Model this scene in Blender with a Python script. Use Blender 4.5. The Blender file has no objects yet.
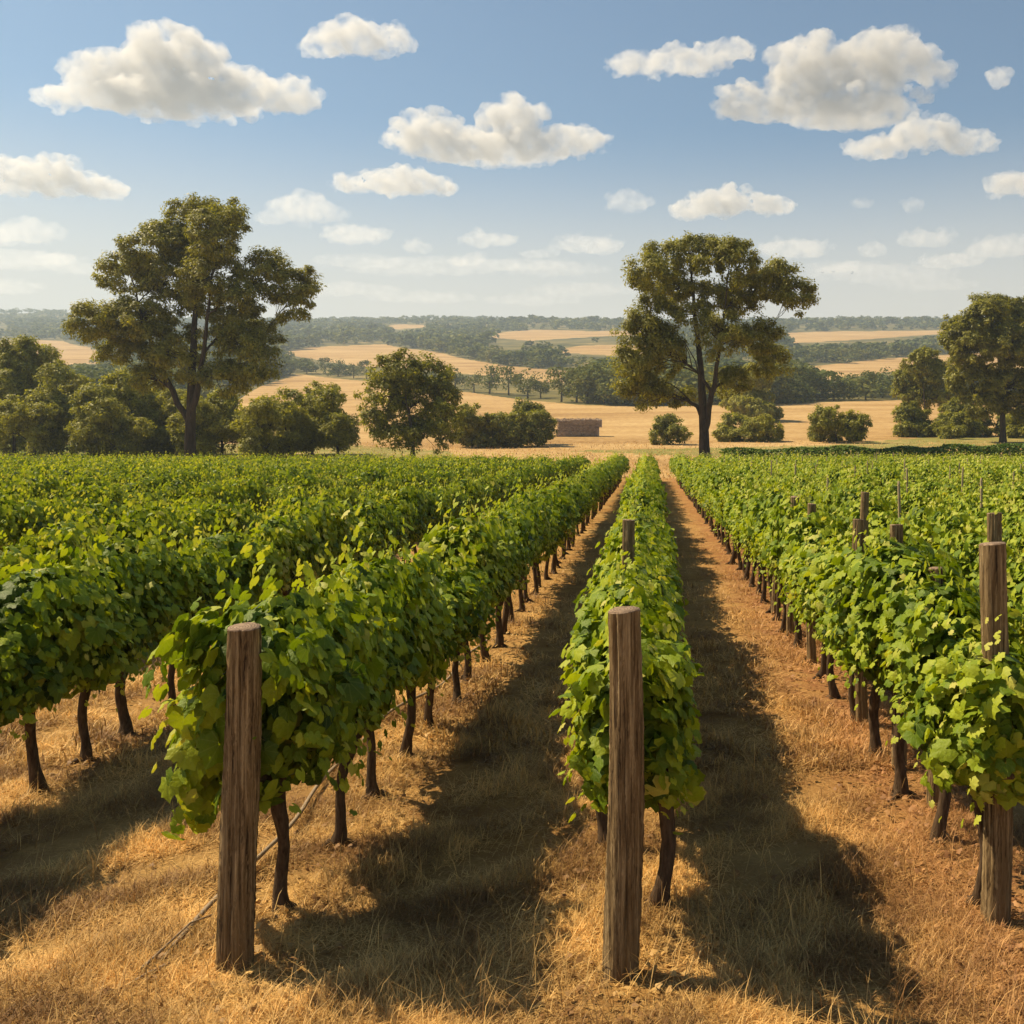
import bpy, math, random
import numpy as np
from mathutils import Vector, Matrix, noise as mnoise

random.seed(7)
RNG = np.random.default_rng(7)
SC = bpy.context.scene
COL = SC.collection
R = math.radians

# ------------------------------------------------------------------ camera
CAM_H = 2.6
F = 1000.0                      # focal length in pixels of the 1024 px frame
VX, HY = 650.0, 444.0           # vanishing point of the rows
cam = bpy.data.cameras.new('camera')
cam.sensor_width = 36.0
cam.lens = 36.0 * F / 1024.0
cam.shift_x = (512.0 - VX) / 1024.0
cam.shift_y = (HY - 512.0) / 1024.0
cam.clip_end = 30000.0
cam.clip_start = 0.05
cam_ob = bpy.data.objects.new('camera', cam)
COL.objects.link(cam_ob)
cam_ob.location = (0, 0, CAM_H)
cam_ob.rotation_euler = (R(90), 0, 0)
SC.camera = cam_ob

# ------------------------------------------------------------------ sky, sun, exposure
SUN = Vector((-0.82, 0.28, 1.08)).normalized()
ELEV = math.asin(SUN.z)
world = bpy.data.worlds.new("World")
SC.world = world
world.use_nodes = True
wn = world.node_tree.nodes
wl = world.node_tree.links
bg = wn['Background']
sky = wn.new('ShaderNodeTexSky')
sky.sky_type = 'NISHITA'
sky.sun_disc = False
sky.sun_elevation = ELEV
sky.sun_rotation = math.atan2(SUN.x, SUN.y)
sky.altitude = 200
sky.air_density = 1.0
sky.dust_density = 1.0
sky.ozone_density = 2.5
tint_n = wn.new('ShaderNodeMix'); tint_n.data_type = 'RGBA'; tint_n.blend_type = 'MULTIPLY'
tint_n.inputs[0].default_value = 1.0
wl.new(sky.outputs[0], tint_n.inputs[6]); tint_n.inputs[7].default_value = (.82, .985, .98, 1)
# the milky air low over the land, by elevation of the view direction
tcw = wn.new('ShaderNodeTexCoord'); sxw = wn.new('ShaderNodeSeparateXYZ'); wl.new(tcw.outputs['Generated'], sxw.inputs[0])
elv = wn.new('ShaderNodeMapRange'); elv.interpolation_type = 'SMOOTHSTEP'
wl.new(sxw.outputs[2], elv.inputs[0])
for i_, v_ in enumerate((.31, .10, 0.0, .93)): elv.inputs[1 + i_].default_value = v_
milk = wn.new('ShaderNodeMix'); milk.data_type = 'RGBA'
wl.new(elv.outputs[0], milk.inputs[0]); wl.new(tint_n.outputs[2], milk.inputs[6]); milk.inputs[7].default_value = (7.9, 7.3, 6.3, 1)
wl.new(milk.outputs[2], bg.inputs[0])
bg.inputs[1].default_value = 0.066
sun = bpy.data.lights.new('sun', 'SUN')
sun.energy = 5.0
sun.angle = R(0.5)
sun.color = (1.0, 0.82, 0.55)
sun_ob = bpy.data.objects.new('sun', sun)
COL.objects.link(sun_ob)
sun_ob.location = SUN * 60
sun_ob.rotation_euler = (-SUN).to_track_quat('-Z', 'Y').to_euler()
SC.view_settings.view_transform = 'Standard'
SC.view_settings.look = 'None'
SC.view_settings.exposure = 0.66
SC.view_settings.gamma = 1.0
SC.cycles.max_bounces = 8
SC.cycles.diffuse_bounces = 3
SC.cycles.transmission_bounces = 4
SC.cycles.transparent_max_bounces = 8
SC.cycles.volume_bounces = 1
SC.cycles.use_denoising = True

# ------------------------------------------------------------------ helpers
def mesh_np(name, V, faces, mats=(), tint=None, mat_idx=None, smooth=False, uv=None):
    """faces: list of (n,k) int arrays"""
    me = bpy.data.meshes.new(name)
    V = np.ascontiguousarray(V, dtype=np.float32)
    me.vertices.add(len(V))
    me.vertices.foreach_set('co', V.ravel())
    loops = np.concatenate([f.ravel() for f in faces]).astype(np.int32)
    sizes = np.concatenate([np.full(len(f), f.shape[1], np.int32) for f in faces])
    starts = np.concatenate([[0], np.cumsum(sizes)[:-1]]).astype(np.int32)
    me.loops.add(len(loops))
    me.loops.foreach_set('vertex_index', loops)
    me.polygons.add(len(sizes))
    me.polygons.foreach_set('loop_start', starts)
    if mat_idx is not None:
        me.polygons.foreach_set('material_index', np.asarray(mat_idx, np.int32))
    if smooth:
        me.polygons.foreach_set('use_smooth', np.ones(len(sizes), bool))
    for m in mats:
        me.materials.append(m)
    if tint is not None:
        a = me.attributes.new('tint', 'FLOAT', 'FACE')
        a.data.foreach_set('value', np.asarray(tint, np.float32))
    if uv is not None:
        a = me.attributes.new('leafxy', 'FLOAT_VECTOR', 'POINT')
        a.data.foreach_set('vector', np.ascontiguousarray(uv, np.float32).ravel())
    me.update(calc_edges=True)
    return me

def link(name, data, parent=None, loc=(0, 0, 0), rz=0.0, sc=None):
    o = bpy.data.objects.new(name, data)
    COL.objects.link(o)
    o.location = loc
    o.rotation_euler = (0, 0, rz)
    if sc is not None:
        o.scale = (sc, sc, sc) if np.isscalar(sc) else sc
    if parent is not None:
        o.parent = parent
    return o

def tag(o, label, cat, group=None, kind=None):
    o['label'] = label
    if cat: o['category'] = cat
    if group: o['group'] = group
    if kind: o['kind'] = kind
    return o

def unit(a):
    return a / np.maximum(np.linalg.norm(a, axis=-1, keepdims=True), 1e-9)

class Wob:
    """cheap smooth 3-D noise in [-1, 1]: a sum of sines"""
    def __init__(s, seed, freq, n=7):
        r = np.random.default_rng(seed)
        s.k = unit(r.normal(size=(n, 3))) * freq * r.uniform(.5, 1.6, (n, 1))
        s.p = r.uniform(0, 6.28, n)
    def __call__(s, P):
        return np.sin(P @ s.k.T + s.p).mean(axis=1) * 1.8

def tube(path, radii, seg=8, bump=0.0, seed=0, cap=True):
    """returns V, [quads, tris] of a tube along a path"""
    path = np.asarray(path, float)
    radii = np.asarray(radii, float)
    n = len(path)
    tan = np.gradient(path, axis=0)
    tan = unit(tan)
    ref = np.array([0.13, 0.97, 0.2])
    u = unit(np.cross(tan, ref)); w = np.cross(tan, u)
    a = np.linspace(0, 2 * np.pi, seg, endpoint=False)
    r = np.random.default_rng(seed)
    rr = radii[:, None] * (1 + bump * r.normal(size=(n, seg)))
    V = path[:, None, :] + rr[..., None] * (np.cos(a)[None, :, None] * u[:, None, :] + np.sin(a)[None, :, None] * w[:, None, :])
    V = V.reshape(-1, 3)
    i = np.arange(n - 1)[:, None] * seg
    j = np.arange(seg)[None, :]
    j2 = (j + 1) % seg
    q = np.stack([i + j, i + j2, i + seg + j2, i + seg + j], -1).reshape(-1, 4)
    fs = [q]
    if cap:
        V = np.vstack([V, path[-1:]])
        c = len(V) - 1
        t = np.stack([(n - 1) * seg + np.arange(seg), (n - 1) * seg + (np.arange(seg) + 1) % seg, np.full(seg, c)], -1)
        fs.append(t)
    return V, fs

class Bag:
    """collects pieces into one mesh"""
    def __init__(s): s.V = []; s.F = {}; s.n = 0
    def add(s, V, fs):
        for f in fs:
            s.F.setdefault(f.shape[1], []).append(f + s.n)
        s.V.append(V); s.n += len(V)
    def mesh(s, name, mats, smooth=True):
        return mesh_np(name, np.vstack(s.V), [np.vstack(f) for f in s.F.values()], mats, smooth=smooth)

# leaf templates: x width, y length from petiole to tip, z normal
def leaf_lobed():
    ang = np.radians([200, 228, 250, 292, 312, 340, 8, 26, 44, 62, 78, 90, 102, 118, 136, 154, 172])
    rad = np.array([.54, .58, .40, .40, .58, .54, .64, .53, .64, .56, .66, .80, .66, .56, .64, .53, .64])
    x = rad * np.cos(ang); y = rad * np.sin(ang)
    z = -0.34 * np.abs(x) ** 1.3 - 0.24 * np.maximum(y, 0) ** 2 + .05 * np.sin(7 * ang + 1)
    V = np.vstack([[0, -.02, .06], np.stack([x, y, z], -1)])
    n = len(ang)
    f = np.array([[0, 1 + i, 1 + (i + 1) % n] for i in range(n) if i != 2])
    V[:, 1] += .2
    return V * .8, f
def leaf_mid():
    V = np.array([[0, .0, .07], [.45, -.2, -.05], [.52, .28, -.08], [.27, .45, -.02], [0, .78, -.1], [-.27, .45, -.02], [-.52, .28, -.08], [-.45, -.2, -.05]]) * .85
    f = np.array([[0, 1, 2], [0, 2, 3], [0, 3, 4], [0, 4, 5], [0, 5, 6], [0, 6, 7]])
    return V, f
def leaf_quad():
    V = np.array([[0, -.35, 0.], [.45, .1, -.1], [0, .6, 0.], [-.45, .1, -.1]]) * .95
    f = np.array([[0, 1, 2], [0, 2, 3]])
    return V, f
def leaf_gum():
    V = np.array([[0, 0, 0.], [.21, .4, 0.04], [0, 1, 0.], [-.21, .4, 0.04]])
    f = np.array([[0, 1, 2, 3]])
    return V, f
LOBED, MID, QUAD, GUM = leaf_lobed(), leaf_mid(), leaf_quad(), leaf_gum()

def leaves(tmpl, P, N, T, S, tint):
    tv, tf = tmpl
    N = unit(N)
    T = unit(T - (T * N).sum(1, keepdims=True) * N)
    B = np.cross(T, N)
    V = P[:, None, :] + S[:, None, None] * (tv[None, :, 0, None] * B[:, None, :] + tv[None, :, 1, None] * T[:, None, :] + tv[None, :, 2, None] * N[:, None, :])
    n, k = len(P), len(tv)
    f = (tf[None] + (np.arange(n) * k)[:, None, None]).reshape(-1, tf.shape[1])
    return V.reshape(-1, 3), f, np.repeat(tint, len(tf))

# ------------------------------------------------------------------ materials
def new_mat(name):
    m = bpy.data.materials.new(name); m.use_nodes = True
    nt = m.node_tree
    return m, nt.nodes, nt.links, nt.nodes['Principled BSDF']

def ramp(nodes, stops, interp='LINEAR'):
    r = nodes.new('ShaderNodeValToRGB')
    r.color_ramp.interpolation = interp
    while len(r.color_ramp.elements) < len(stops): r.color_ramp.elements.new(0.5)
    for e, (p, c) in zip(r.color_ramp.elements, stops):
        e.position = p; e.color = (*c, 1)
    return r

def noise_n(nodes, links, vec, scale, detail=4, rough=.55, dist=0.0):
    n = nodes.new('ShaderNodeTexNoise')
    n.inputs['Scale'].default_value = scale
    n.inputs['Detail'].default_value = detail
    n.inputs['Roughness'].default_value = rough
    n.inputs['Distortion'].default_value = dist
    if vec is not None: links.new(vec, n.inputs['Vector'])
    return n.outputs[0]

def mixc(nodes, links, fac, a, b, mode='MIX'):
    m = nodes.new('ShaderNodeMix'); m.data_type = 'RGBA'; m.blend_type = mode
    for sock, v in ((m.inputs[0], fac), (m.inputs[6], a), (m.inputs[7], b)):
        if hasattr(v, 'links'): links.new(v, sock)
        elif isinstance(v, tuple): sock.default_value = (*v, 1)
        else: sock.default_value = v
    return m.outputs[2]

def mathn(nodes, links, op, a, b=None, clamp=False):
    m = nodes.new('ShaderNodeMath'); m.operation = op; m.use_clamp = clamp
    for s, v in zip(m.inputs, (a, b)):
        if v is None: continue
        if hasattr(v, 'links'): links.new(v, s)
        else: s.default_value = v
    return m.outputs[0]

def mapr(nodes, links, v, a, b, c=0.0, d=1.0):
    m = nodes.new('ShaderNodeMapRange')
    links.new(v, m.inputs[0])
    for i, x in enumerate((a, b, c, d)): m.inputs[1 + i].default_value = x
    return m.outputs[0]

def leaf_mat(name, stops, trans, tcol, rough=.5, spec=.35, big=0.35, veins=False):
    m, n, l, p = new_mat(name)
    at = n.new('ShaderNodeAttribute'); at.attribute_name = 'tint'
    geo = n.new('ShaderNodeNewGeometry')
    nz = noise_n(n, l, geo.outputs['Position'], big, 2)
    f = mathn(n, l, 'ADD', at.outputs['Fac'], mapr(n, l, nz, .3, .7, -.13, .13))
    r = ramp(n, stops); l.new(f, r.inputs[0])
    colr = r.outputs[0]
    if veins:
        va = n.new('ShaderNodeAttribute'); va.attribute_name = 'leafxy'
        sv = n.new('ShaderNodeSeparateXYZ'); l.new(va.outputs['Vector'], sv.inputs[0])
        ang = mathn(n, l, 'ARCTAN2', sv.outputs[0], sv.outputs[1])
        rad = mathn(n, l, 'SQRT', mathn(n, l, 'ADD', mathn(n, l, 'POWER', sv.outputs[0], 2.0), mathn(n, l, 'POWER', sv.outputs[1], 2.0)))
        vd = mathn(n, l, 'MULTIPLY', mathn(n, l, 'ABSOLUTE', mathn(n, l, 'SINE', mathn(n, l, 'MULTIPLY', ang, 4.4))), rad)
        vf = mathn(n, l, 'MULTIPLY', mapr(n, l, vd, .10, .02), mathn(n, l, 'MULTIPLY', sv.outputs[2], .2))
        colr = mixc(n, l, vf, colr, (.34, .38, .10))
        nb = noise_n(n, l, geo.outputs['Position'], 55, 3)
        colr = mixc(n, l, mapr(n, l, nb, .35, .7, .0, .35), colr, mixc(n, l, 1.0, colr, (.55, .62, .5), 'MULTIPLY'))
        bp = n.new('ShaderNodeBump'); bp.inputs['Strength'].default_value = .5; bp.inputs['Distance'].default_value = .012
        l.new(nb, bp.inputs['Height']); l.new(bp.outputs[0], p.inputs['Normal'])
    l.new(colr, p.inputs['Base Color'])
    p.inputs['Roughness'].default_value = rough
    p.inputs['Specular IOR Level'].default_value = spec
    t = n.new('ShaderNodeBsdfTranslucent')
    l.new(mixc(n, l, 1.0, colr, tcol, 'MULTIPLY'), t.inputs[0])
    mx = n.new('ShaderNodeMixShader'); mx.inputs[0].default_value = trans
    l.new(p.outputs[0], mx.inputs[1]); l.new(t.outputs[0], mx.inputs[2])
    l.new(mx.outputs[0], n['Material Output'].inputs[0])
    return m

VINE_LEAF = leaf_mat('vine_leaf', [(0, (.03, .062, .005)), (.42, (.145, .22, .010)), (.72, (.36, .415, .022)), (1, (.52, .48, .12))], .30, (1.6, 1.5, .4), .52, .2, .8, veins=True)
GUM_LEAF = leaf_mat('gum_leaf', [(0, (.055, .06, .009)), (.5, (.23, .225, .032)), (1, (.42, .38, .065))], .40, (1.4, 1.35, .4), .5, .3, .25)
BUSH_LEAF = leaf_mat('bush_leaf', [(0, (.06, .068, .008)), (.5, (.25, .25, .032)), (1, (.44, .40, .065))], .42, (1.4, 1.35, .4), .55, .25, .2)
WOOD_LEAF = leaf_mat('woodland_leaf', [(0, (.035, .055, .012)), (.5, (.115, .135, .028)), (1, (.22, .21, .05))], .25, (1.2, 1.2, .6), .7, .1, .02)
HEDGE_LEAF = leaf_mat('hedge_leaf', [(0, (.03, .062, .006)), (.5, (.08, .14, .012)), (1, (.16, .22, .025))], .3, (1.4, 1.4, .5), .5, .3, .5)

def bark_mat(name, c0, c1, scale=(14, 14, 3), bump=.6):
    m, n, l, p = new_mat(name)
    tc = n.new('ShaderNodeTexCoord'); mp = n.new('ShaderNodeMapping')
    l.new(tc.outputs['Object'], mp.inputs[0]); mp.inputs['Scale'].default_value = scale
    a = noise_n(n, l, mp.outputs[0], 1.0, 6, .65, .4)
    r = ramp(n, [(.3, c0), (.7, c1)]); l.new(a, r.inputs[0])
    l.new(r.outputs[0], p.inputs['Base Color'])
    p.inputs['Roughness'].default_value = .9
    p.inputs['Specular IOR Level'].default_value = .15
    b = n.new('ShaderNodeBump'); b.inputs['Strength'].default_value = bump; b.inputs['Distance'].default_value = .02
    l.new(a, b.inputs['Height']); l.new(b.outputs[0], p.inputs['Normal'])
    return m
VINE_BARK = bark_mat('vine_bark', (.03, .018, .01), (.13, .085, .05), (45, 45, 9))
TREE_BARK = bark_mat('tree_bark', (.022, .016, .010), (.085, .064, .044), (5, 5, 1.2))

def post_mat():
    m, n, l, p = new_mat('weathered_timber')
    tc = n.new('ShaderNodeTexCoord'); mp = n.new('ShaderNodeMapping')
    l.new(tc.outputs['Object'], mp.inputs[0]); mp.inputs['Scale'].default_value = (60, 60, 2.2)
    a = noise_n(n, l, mp.outputs[0], 1.0, 8, .7, .5)
    mp2 = n.new('ShaderNodeMapping'); l.new(tc.outputs['Object'], mp2.inputs[0]); mp2.inputs['Scale'].default_value = (9, 9, 1.2)
    b = noise_n(n, l, mp2.outputs[0], 1.0, 5, .6)
    r = ramp(n, [(.34, (.028, .018, .009)), (.48, (.17, .112, .052)), (.66, (.46, .34, .18))]); l.new(a, r.inputs[0])
    c = mixc(n, l, mapr(n, l, b, .45, .75), r.outputs[0], (.185, .118, .048))
    c = mixc(n, l, mapr(n, l, a, .42, .34), c, (.03, .018, .009))
    l.new(c, p.inputs['Base Color'])
    p.inputs['Roughness'].default_value = .88; p.inputs['Specular IOR Level'].default_value = .2
    bp = n.new('ShaderNodeBump'); bp.inputs['Strength'].default_value = .9; bp.inputs['Distance'].default_value = .02
    l.new(a, bp.inputs['Height']); l.new(bp.outputs[0], p.inputs['Normal'])
    return m
TIMBER = post_mat()
def endgrain_mat():
    m, n, l, p = new_mat('timber_end_grain')
    tc = n.new('ShaderNodeTexCoord')
    w = n.new('ShaderNodeTexWave'); w.wave_type = 'RINGS'; w.rings_direction = 'Z'
    w.inputs['Scale'].default_value = 22; w.inputs['Distortion'].default_value = 3
    l.new(tc.outputs['Object'], w.inputs['Vector'])
    a = noise_n(n, l, tc.outputs['Object'], 40, 4)
    r = ramp(n, [(.2, (.16, .1, .06)), (.8, (.33, .23, .14))]); l.new(w.outputs['Fac'], r.inputs[0])
    l.new(mixc(n, l, mapr(n, l, a, .4, .7), r.outputs[0], (.12, .075, .045)), p.inputs['Base Color'])
    p.inputs['Roughness'].default_value = .9
    return m
ENDGRAIN = endgrain_mat()

def straw_mat(name, gold, brown, red):
    m, n, l, p = new_mat(name)
    at = n.new('ShaderNodeAttribute'); at.attribute_name = 'tint'
    geo = n.new('ShaderNodeNewGeometry')
    r = ramp(n, [(0, brown), (.5, gold), (1, tuple(min(1, x * 1.45) for x in gold))])
    nz = noise_n(n, l, geo.outputs['Position'], 1.3, 4)
    l.new(mathn(n, l, 'ADD', at.outputs['Fac'], mapr(n, l, nz, .38, .62, -.5, .3)), r.inputs[0])
    sx = n.new('ShaderNodeSeparateXYZ'); l.new(geo.outputs['Position'], sx.inputs[0])
    d = mathn(n, l, 'ABSOLUTE', mathn(n, l, 'SUBTRACT', sx.outputs[0], 2.0))
    redf = mathn(n, l, 'MULTIPLY', mathn(n, l, 'MULTIPLY', mapr(n, l, d, 1.0, .25, 0, .7), mapr(n, l, sx.outputs[1], 70, 30)), mapr(n, l, nz, .35, .6, .3, 1))
    l.new(mixc(n, l, redf, r.outputs[0], red), p.inputs['Base Color'])
    p.inputs['Roughness'].default_value = .6; p.inputs['Specular IOR Level'].default_value = .3
    t = n.new('ShaderNodeBsdfTranslucent'); l.new(r.outputs[0], t.inputs[0])
    mx = n.new('ShaderNodeMixShader'); mx.inputs[0].default_value = .25
    l.new(p.outputs[0], mx.inputs[1]); l.new(t.outputs[0], mx.inputs[2])
    l.new(mx.outputs[0], n['Material Output'].inputs[0])
    return m
STRAW = straw_mat('dry_grass', (.64, .41, .14), (.25, .13, .042), (.45, .21, .095))

def ground_mat():
    m, n, l, p = new_mat('ground')
    geo = n.new('ShaderNodeNewGeometry'); P = geo.outputs['Position']
    sx = n.new('ShaderNodeSeparateXYZ'); l.new(P, sx.inputs[0])
    big = noise_n(n, l, P, .45, 4)
    mid = noise_n(n, l, P, 3.2, 5, .6)
    fine = noise_n(n, l, P, 38, 6, .75)
    # vineyard floor: straw over brown soil
    r = ramp(n, [(.25, (.13, .07, .022)), (.5, (.40, .225, .07)), (.75, (.60, .37, .13))])
    l.new(fine, r.inputs[0])
    floor = mixc(n, l, mapr(n, l, mid, .40, .62, 0, .75), r.outputs[0], (.25, .125, .042))
    floor = mixc(n, l, mapr(n, l, big, .42, .62, 0, .45), floor, (.52, .34, .13))
    d = mathn(n, l, 'ABSOLUTE', mathn(n, l, 'SUBTRACT', sx.outputs[0], 2.0))
    redf = mathn(n, l, 'MULTIPLY', mapr(n, l, d, 1.0, .25, 0, .75), mapr(n, l, mid, .35, .6, .4, 1))
    floor = mixc(n, l, redf, floor, (.27, .115, .05))
    # paddock gold
    mpg = n.new('ShaderNodeMapping'); l.new(P, mpg.inputs[0]); mpg.inputs['Scale'].default_value = (.02, .06, .05)
    pg = noise_n(n, l, mpg.outputs[0], 1.0, 7, .6)
    mpf = n.new('ShaderNodeMapping'); l.new(P, mpf.inputs[0]); mpf.inputs['Scale'].default_value = (.9, .35, .5)
    pf = noise_n(n, l, mpf.outputs[0], 1.0, 6, .7)
    rg = ramp(n, [(.36, (.27, .155, .055)), (.5, (.41, .26, .105)), (.64, (.52, .36, .165))])
    l.new(mathn(n, l, 'ADD', mathn(n, l, 'MULTIPLY', pg, .6), mathn(n, l, 'MULTIPLY', pf, .4)), rg.inputs[0])
    # wood floor
    wf = noise_n(n, l, P, .03, 5)
    rw = ramp(n, [(.35, (.06, .06, .018)), (.55, (.15, .125, .04)), (.75, (.30, .22, .085))]); l.new(wf, rw.inputs[0])
    fa = n.new('ShaderNodeAttribute'); fa.attribute_name = 'field'
    ga = n.new('ShaderNodeAttribute'); ga.attribute_name = 'green'
    va = n.new('ShaderNodeAttribute'); va.attribute_name = 'vine'
    ed = mathn(n, l, 'ADD', fa.outputs['Fac'], mapr(n, l, wf, .3, .7, -.12, .12))
    far = mixc(n, l, mapr(n, l, ed, .42, .58), rw.outputs[0], rg.outputs[0])
    gn = mathn(n, l, 'ADD', ga.outputs['Fac'], mapr(n, l, noise_n(n, l, P, .35, 4), .3, .7, -.35, .35))
    far = mixc(n, l, mapr(n, l, gn, .35, .75, 0, .6), far, (.10, .17, .025))
    vn = mathn(n, l, 'ADD', va.outputs['Fac'], mapr(n, l, big, .3, .7, -.2, .2))
    l.new(mixc(n, l, mapr(n, l, vn, .4, .6), far, floor), p.inputs['Base Color'])
    p.inputs['Roughness'].default_value = .95; p.inputs['Specular IOR Level'].default_value = .1
    b = n.new('ShaderNodeBump'); b.inputs['Strength'].default_value = .8; b.inputs['Distance'].default_value = .03
    l.new(fine, b.inputs['Height']); l.new(b.outputs[0], p.inputs['Normal'])
    return m
GROUND = ground_mat()

# ------------------------------------------------------------------ terrain
# depth of the ground as the land rises behind the vineyard, and its height there
PY = np.array([478.7, 460, 440, 420, 405, 390, 375, 360, 345, 335, 325.])
PD = np.array([75., 98, 150, 220, 300, 420, 560, 760, 1000, 1300, 1700.])
def depth_of(py):
    return np.where(py > 478.7, 2600.0 / np.maximum(py - HY, 1e-3), np.interp(-py, -PY, PD))
SKX = np.array([-900, -300, 0, 60, 110, 200, 280, 340, 440, 560, 640, 780, 850, 930, 1030, 1300, 2000.])
SKY_ = np.array([318, 315, 312, 312, 316, 320, 321.5, 321, 319, 321.5, 324, 323.5, 320, 320.5, 322, 318, 320.])
FIELDS = [
 [(90, 470), (230, 405), (262, 386), (297, 374), (364, 381), (470, 393), (526, 400), (582, 405.5), (640, 408), (752, 407), (809, 404), (898, 401), (951, 398.7), (1150, 393), (1700, 400), (1700, 480), (-800, 480), (-800, 462)],
 [(310, 346), (385, 343), (435, 353), (508, 367), (589, 373), (604, 378), (582, 384), (547, 383), (442, 371), (368, 366), (310, 358), (270, 354)],
 [(480, 337), (533, 329), (589, 332), (640, 331), (660, 334), (589, 338), (530, 341)],
 [(552, 354), (579, 348.5), (612, 347.5), (660, 348), (660, 357), (600, 356)],
 [(385, 326), (400, 324), (424, 324.5), (426, 327), (395, 328.5)],
 [(33, 340), (63, 340.5), (92, 346.5), (110, 363), (40, 366), (-60, 360), (-60, 344)],
 [(614, 395), (646, 396), (646, 402), (620, 402)],
 [(795, 368), (895, 358), (990, 352), (1100, 352), (1100, 368), (895, 371), (850, 377), (818, 381)],
 [(785, 333), (830, 331), (898, 329.5), (960, 329), (950, 333), (874, 339), (791, 342)],
 [(96, 384), (112, 383), (118, 390), (100, 391)],
 [(-400, 350), (-120, 346), (-100, 360), (-400, 365)],
 [(1200, 345), (1500, 340), (1500, 352), (1200, 360)],
]
def in_poly(poly, x, y):
    inside = np.zeros(np.shape(x), bool)
    n = len(poly)
    for i in range(n):
        x1, y1 = poly[i]; x2, y2 = poly[(i + 1) % n]
        if y1 == y2: continue
        c = ((y1 > y) != (y2 > y)) & (x < (x2 - x1) * (y - y1) / (y2 - y1) + x1)
        inside ^= c
    return inside
def field_at(x, y):
    r = np.zeros(np.shape(x), bool)
    for p in FIELDS: r |= in_poly(p, x, y)
    return r

u = np.concatenate([np.linspace(-1500, -120, 70), np.arange(-100, 1140, 3.0), np.linspace(1160, 2700, 75)])
rows_y = np.concatenate([2600 / np.array([1.6, 2, 2.5, 3, 3.5]) + HY, np.linspace(1060, 480, 146), np.arange(478.5, 325, -0.9)])
D = depth_of(rows_y)
gX, gY, gZ, gy = [], [], [], []
for d_, py in zip(D, rows_y):
    gX.append((u - VX) / F * max(d_, 30)); gY.append(np.full_like(u, d_)); gZ.append(np.full_like(u, 0 if py > 478.7 else CAM_H - (py - HY) * d_ / F)); gy.append(np.full_like(u, py))
crest = np.interp(u, SKX, SKY_)
for t, d_ in ((.25, 1800), (.5, 1920), (.75, 2050), (1, 2200)):
    py = 325 + (crest - 325) * t
    gX.append((u - VX) / F * d_); gY.append(np.full_like(u, d_)); gZ.append(CAM_H - (py - HY) * d_ / F); gy.append(py)
for d_, dz in ((2350, 25), (2600, 90), (2750, 160)):
    gX.append((u - VX) / F * d_); gY.append(np.full_like(u, d_)); gZ.append(gZ[len(gZ) - 1] * 0 + (CAM_H - (crest - HY) * 2.2) - dz); gy.append(crest)
back = [(-30.0), (-12.0), (-4.0), (0.0), (0.8)]
gX = [(u - VX) / F * 30] * len(back) + gX
gY = [np.full_like(u, b) for b in back] + gY
gZ = [np.zeros_like(u)] * len(back) + gZ
gy = [np.full_like(u, 9999.)] * len(back) + gy
gX, gY, gZ, gy = map(np.array, (gX, gY, gZ, gy))
P = np.stack([gX, gY, gZ], -1).reshape(-1, 3)
und = Wob(3, 1.0)
amp = np.interp(P[:, 1], [0, 76, 130, 400, 1500], [0.0, 0.0, .25, 1.0, 3.0])
P[:, 2] += amp * und(P[:, :3] * np.array([.012, .02, 0]) )
P[:, 2] += np.where(P[:, 1] < 60, .018 * Wob(5, 2.2)(P), 0)
nr, nc = gX.shape
ii = np.arange(nr - 1)[:, None] * nc; jj = np.arange(nc - 1)[None, :]
q = np.stack([ii + jj, ii + jj + 1, ii + nc + jj + 1, ii + nc + jj], -1).reshape(-1, 4)
me = mesh_np('ground', P, [q], [GROUND], smooth=True)
U = np.tile(u, nr); PYv = gy.reshape(-1)
fld = np.zeros(len(P))
for dx, dy in ((0, 0), (1.5, 0), (-1.5, 0), (0, .5), (0, -.5)):
    fld += field_at(U + dx, PYv + dy) / 5.0
fld[(PYv > 455)] = 1
GREENS = [[(560, 452), (830, 447), (905, 441), (1200, 433), (1700, 430), (1700, 452), (1024, 449), (900, 453), (700, 458)], [(-600, 480), (-600, 458), (430, 456), (520, 452), (400, 447), (200, 452), (-100, 452)], [(600, 441), (640, 440), (640, 443), (600, 443)]]
grn = np.zeros(len(P))
for g in GREENS[:1]: grn = np.maximum(grn, in_poly(g, U, PYv) * .75)
grn = np.maximum(grn, in_poly([(-900, 470), (-900, 445), (330, 445), (450, 452), (470, 470)], U, PYv) * .8)
for nm, val in (('field', fld), ('green', grn), ('vine', (P[:, 1] < 76).astype(float))):
    a = me.attributes.new(nm, 'FLOAT', 'POINT'); a.data.foreach_set('value', val.astype(np.float32))
g = link('ground', me)
tag(g, 'dry grass ground running from the vineyard to the golden paddocks and hills', None, kind='structure')

def ground_z(Y):
    if Y <= 75: return 0.0
    if Y <= 1700:
        py = float(np.interp(Y, PD, PY))
        return CAM_H - (py - HY) * Y / F
    return 200.0
def gz(X, Y):
    Yc = np.asarray(Y, float)
    py = np.interp(Yc, PD, PY)
    z = np.where(Yc <= 75, 0, CAM_H - (py - HY) * Yc / F)
    a = np.interp(Yc, [0, 76, 130, 400, 1500], [0.0, 0.0, .25, 1.0, 3.0])
    Q = np.stack([np.asarray(X, float) * .012, Yc * .02, np.zeros_like(Yc)], -1).reshape(-1, 3)
    return z + a * und(Q).reshape(Yc.shape)

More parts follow.
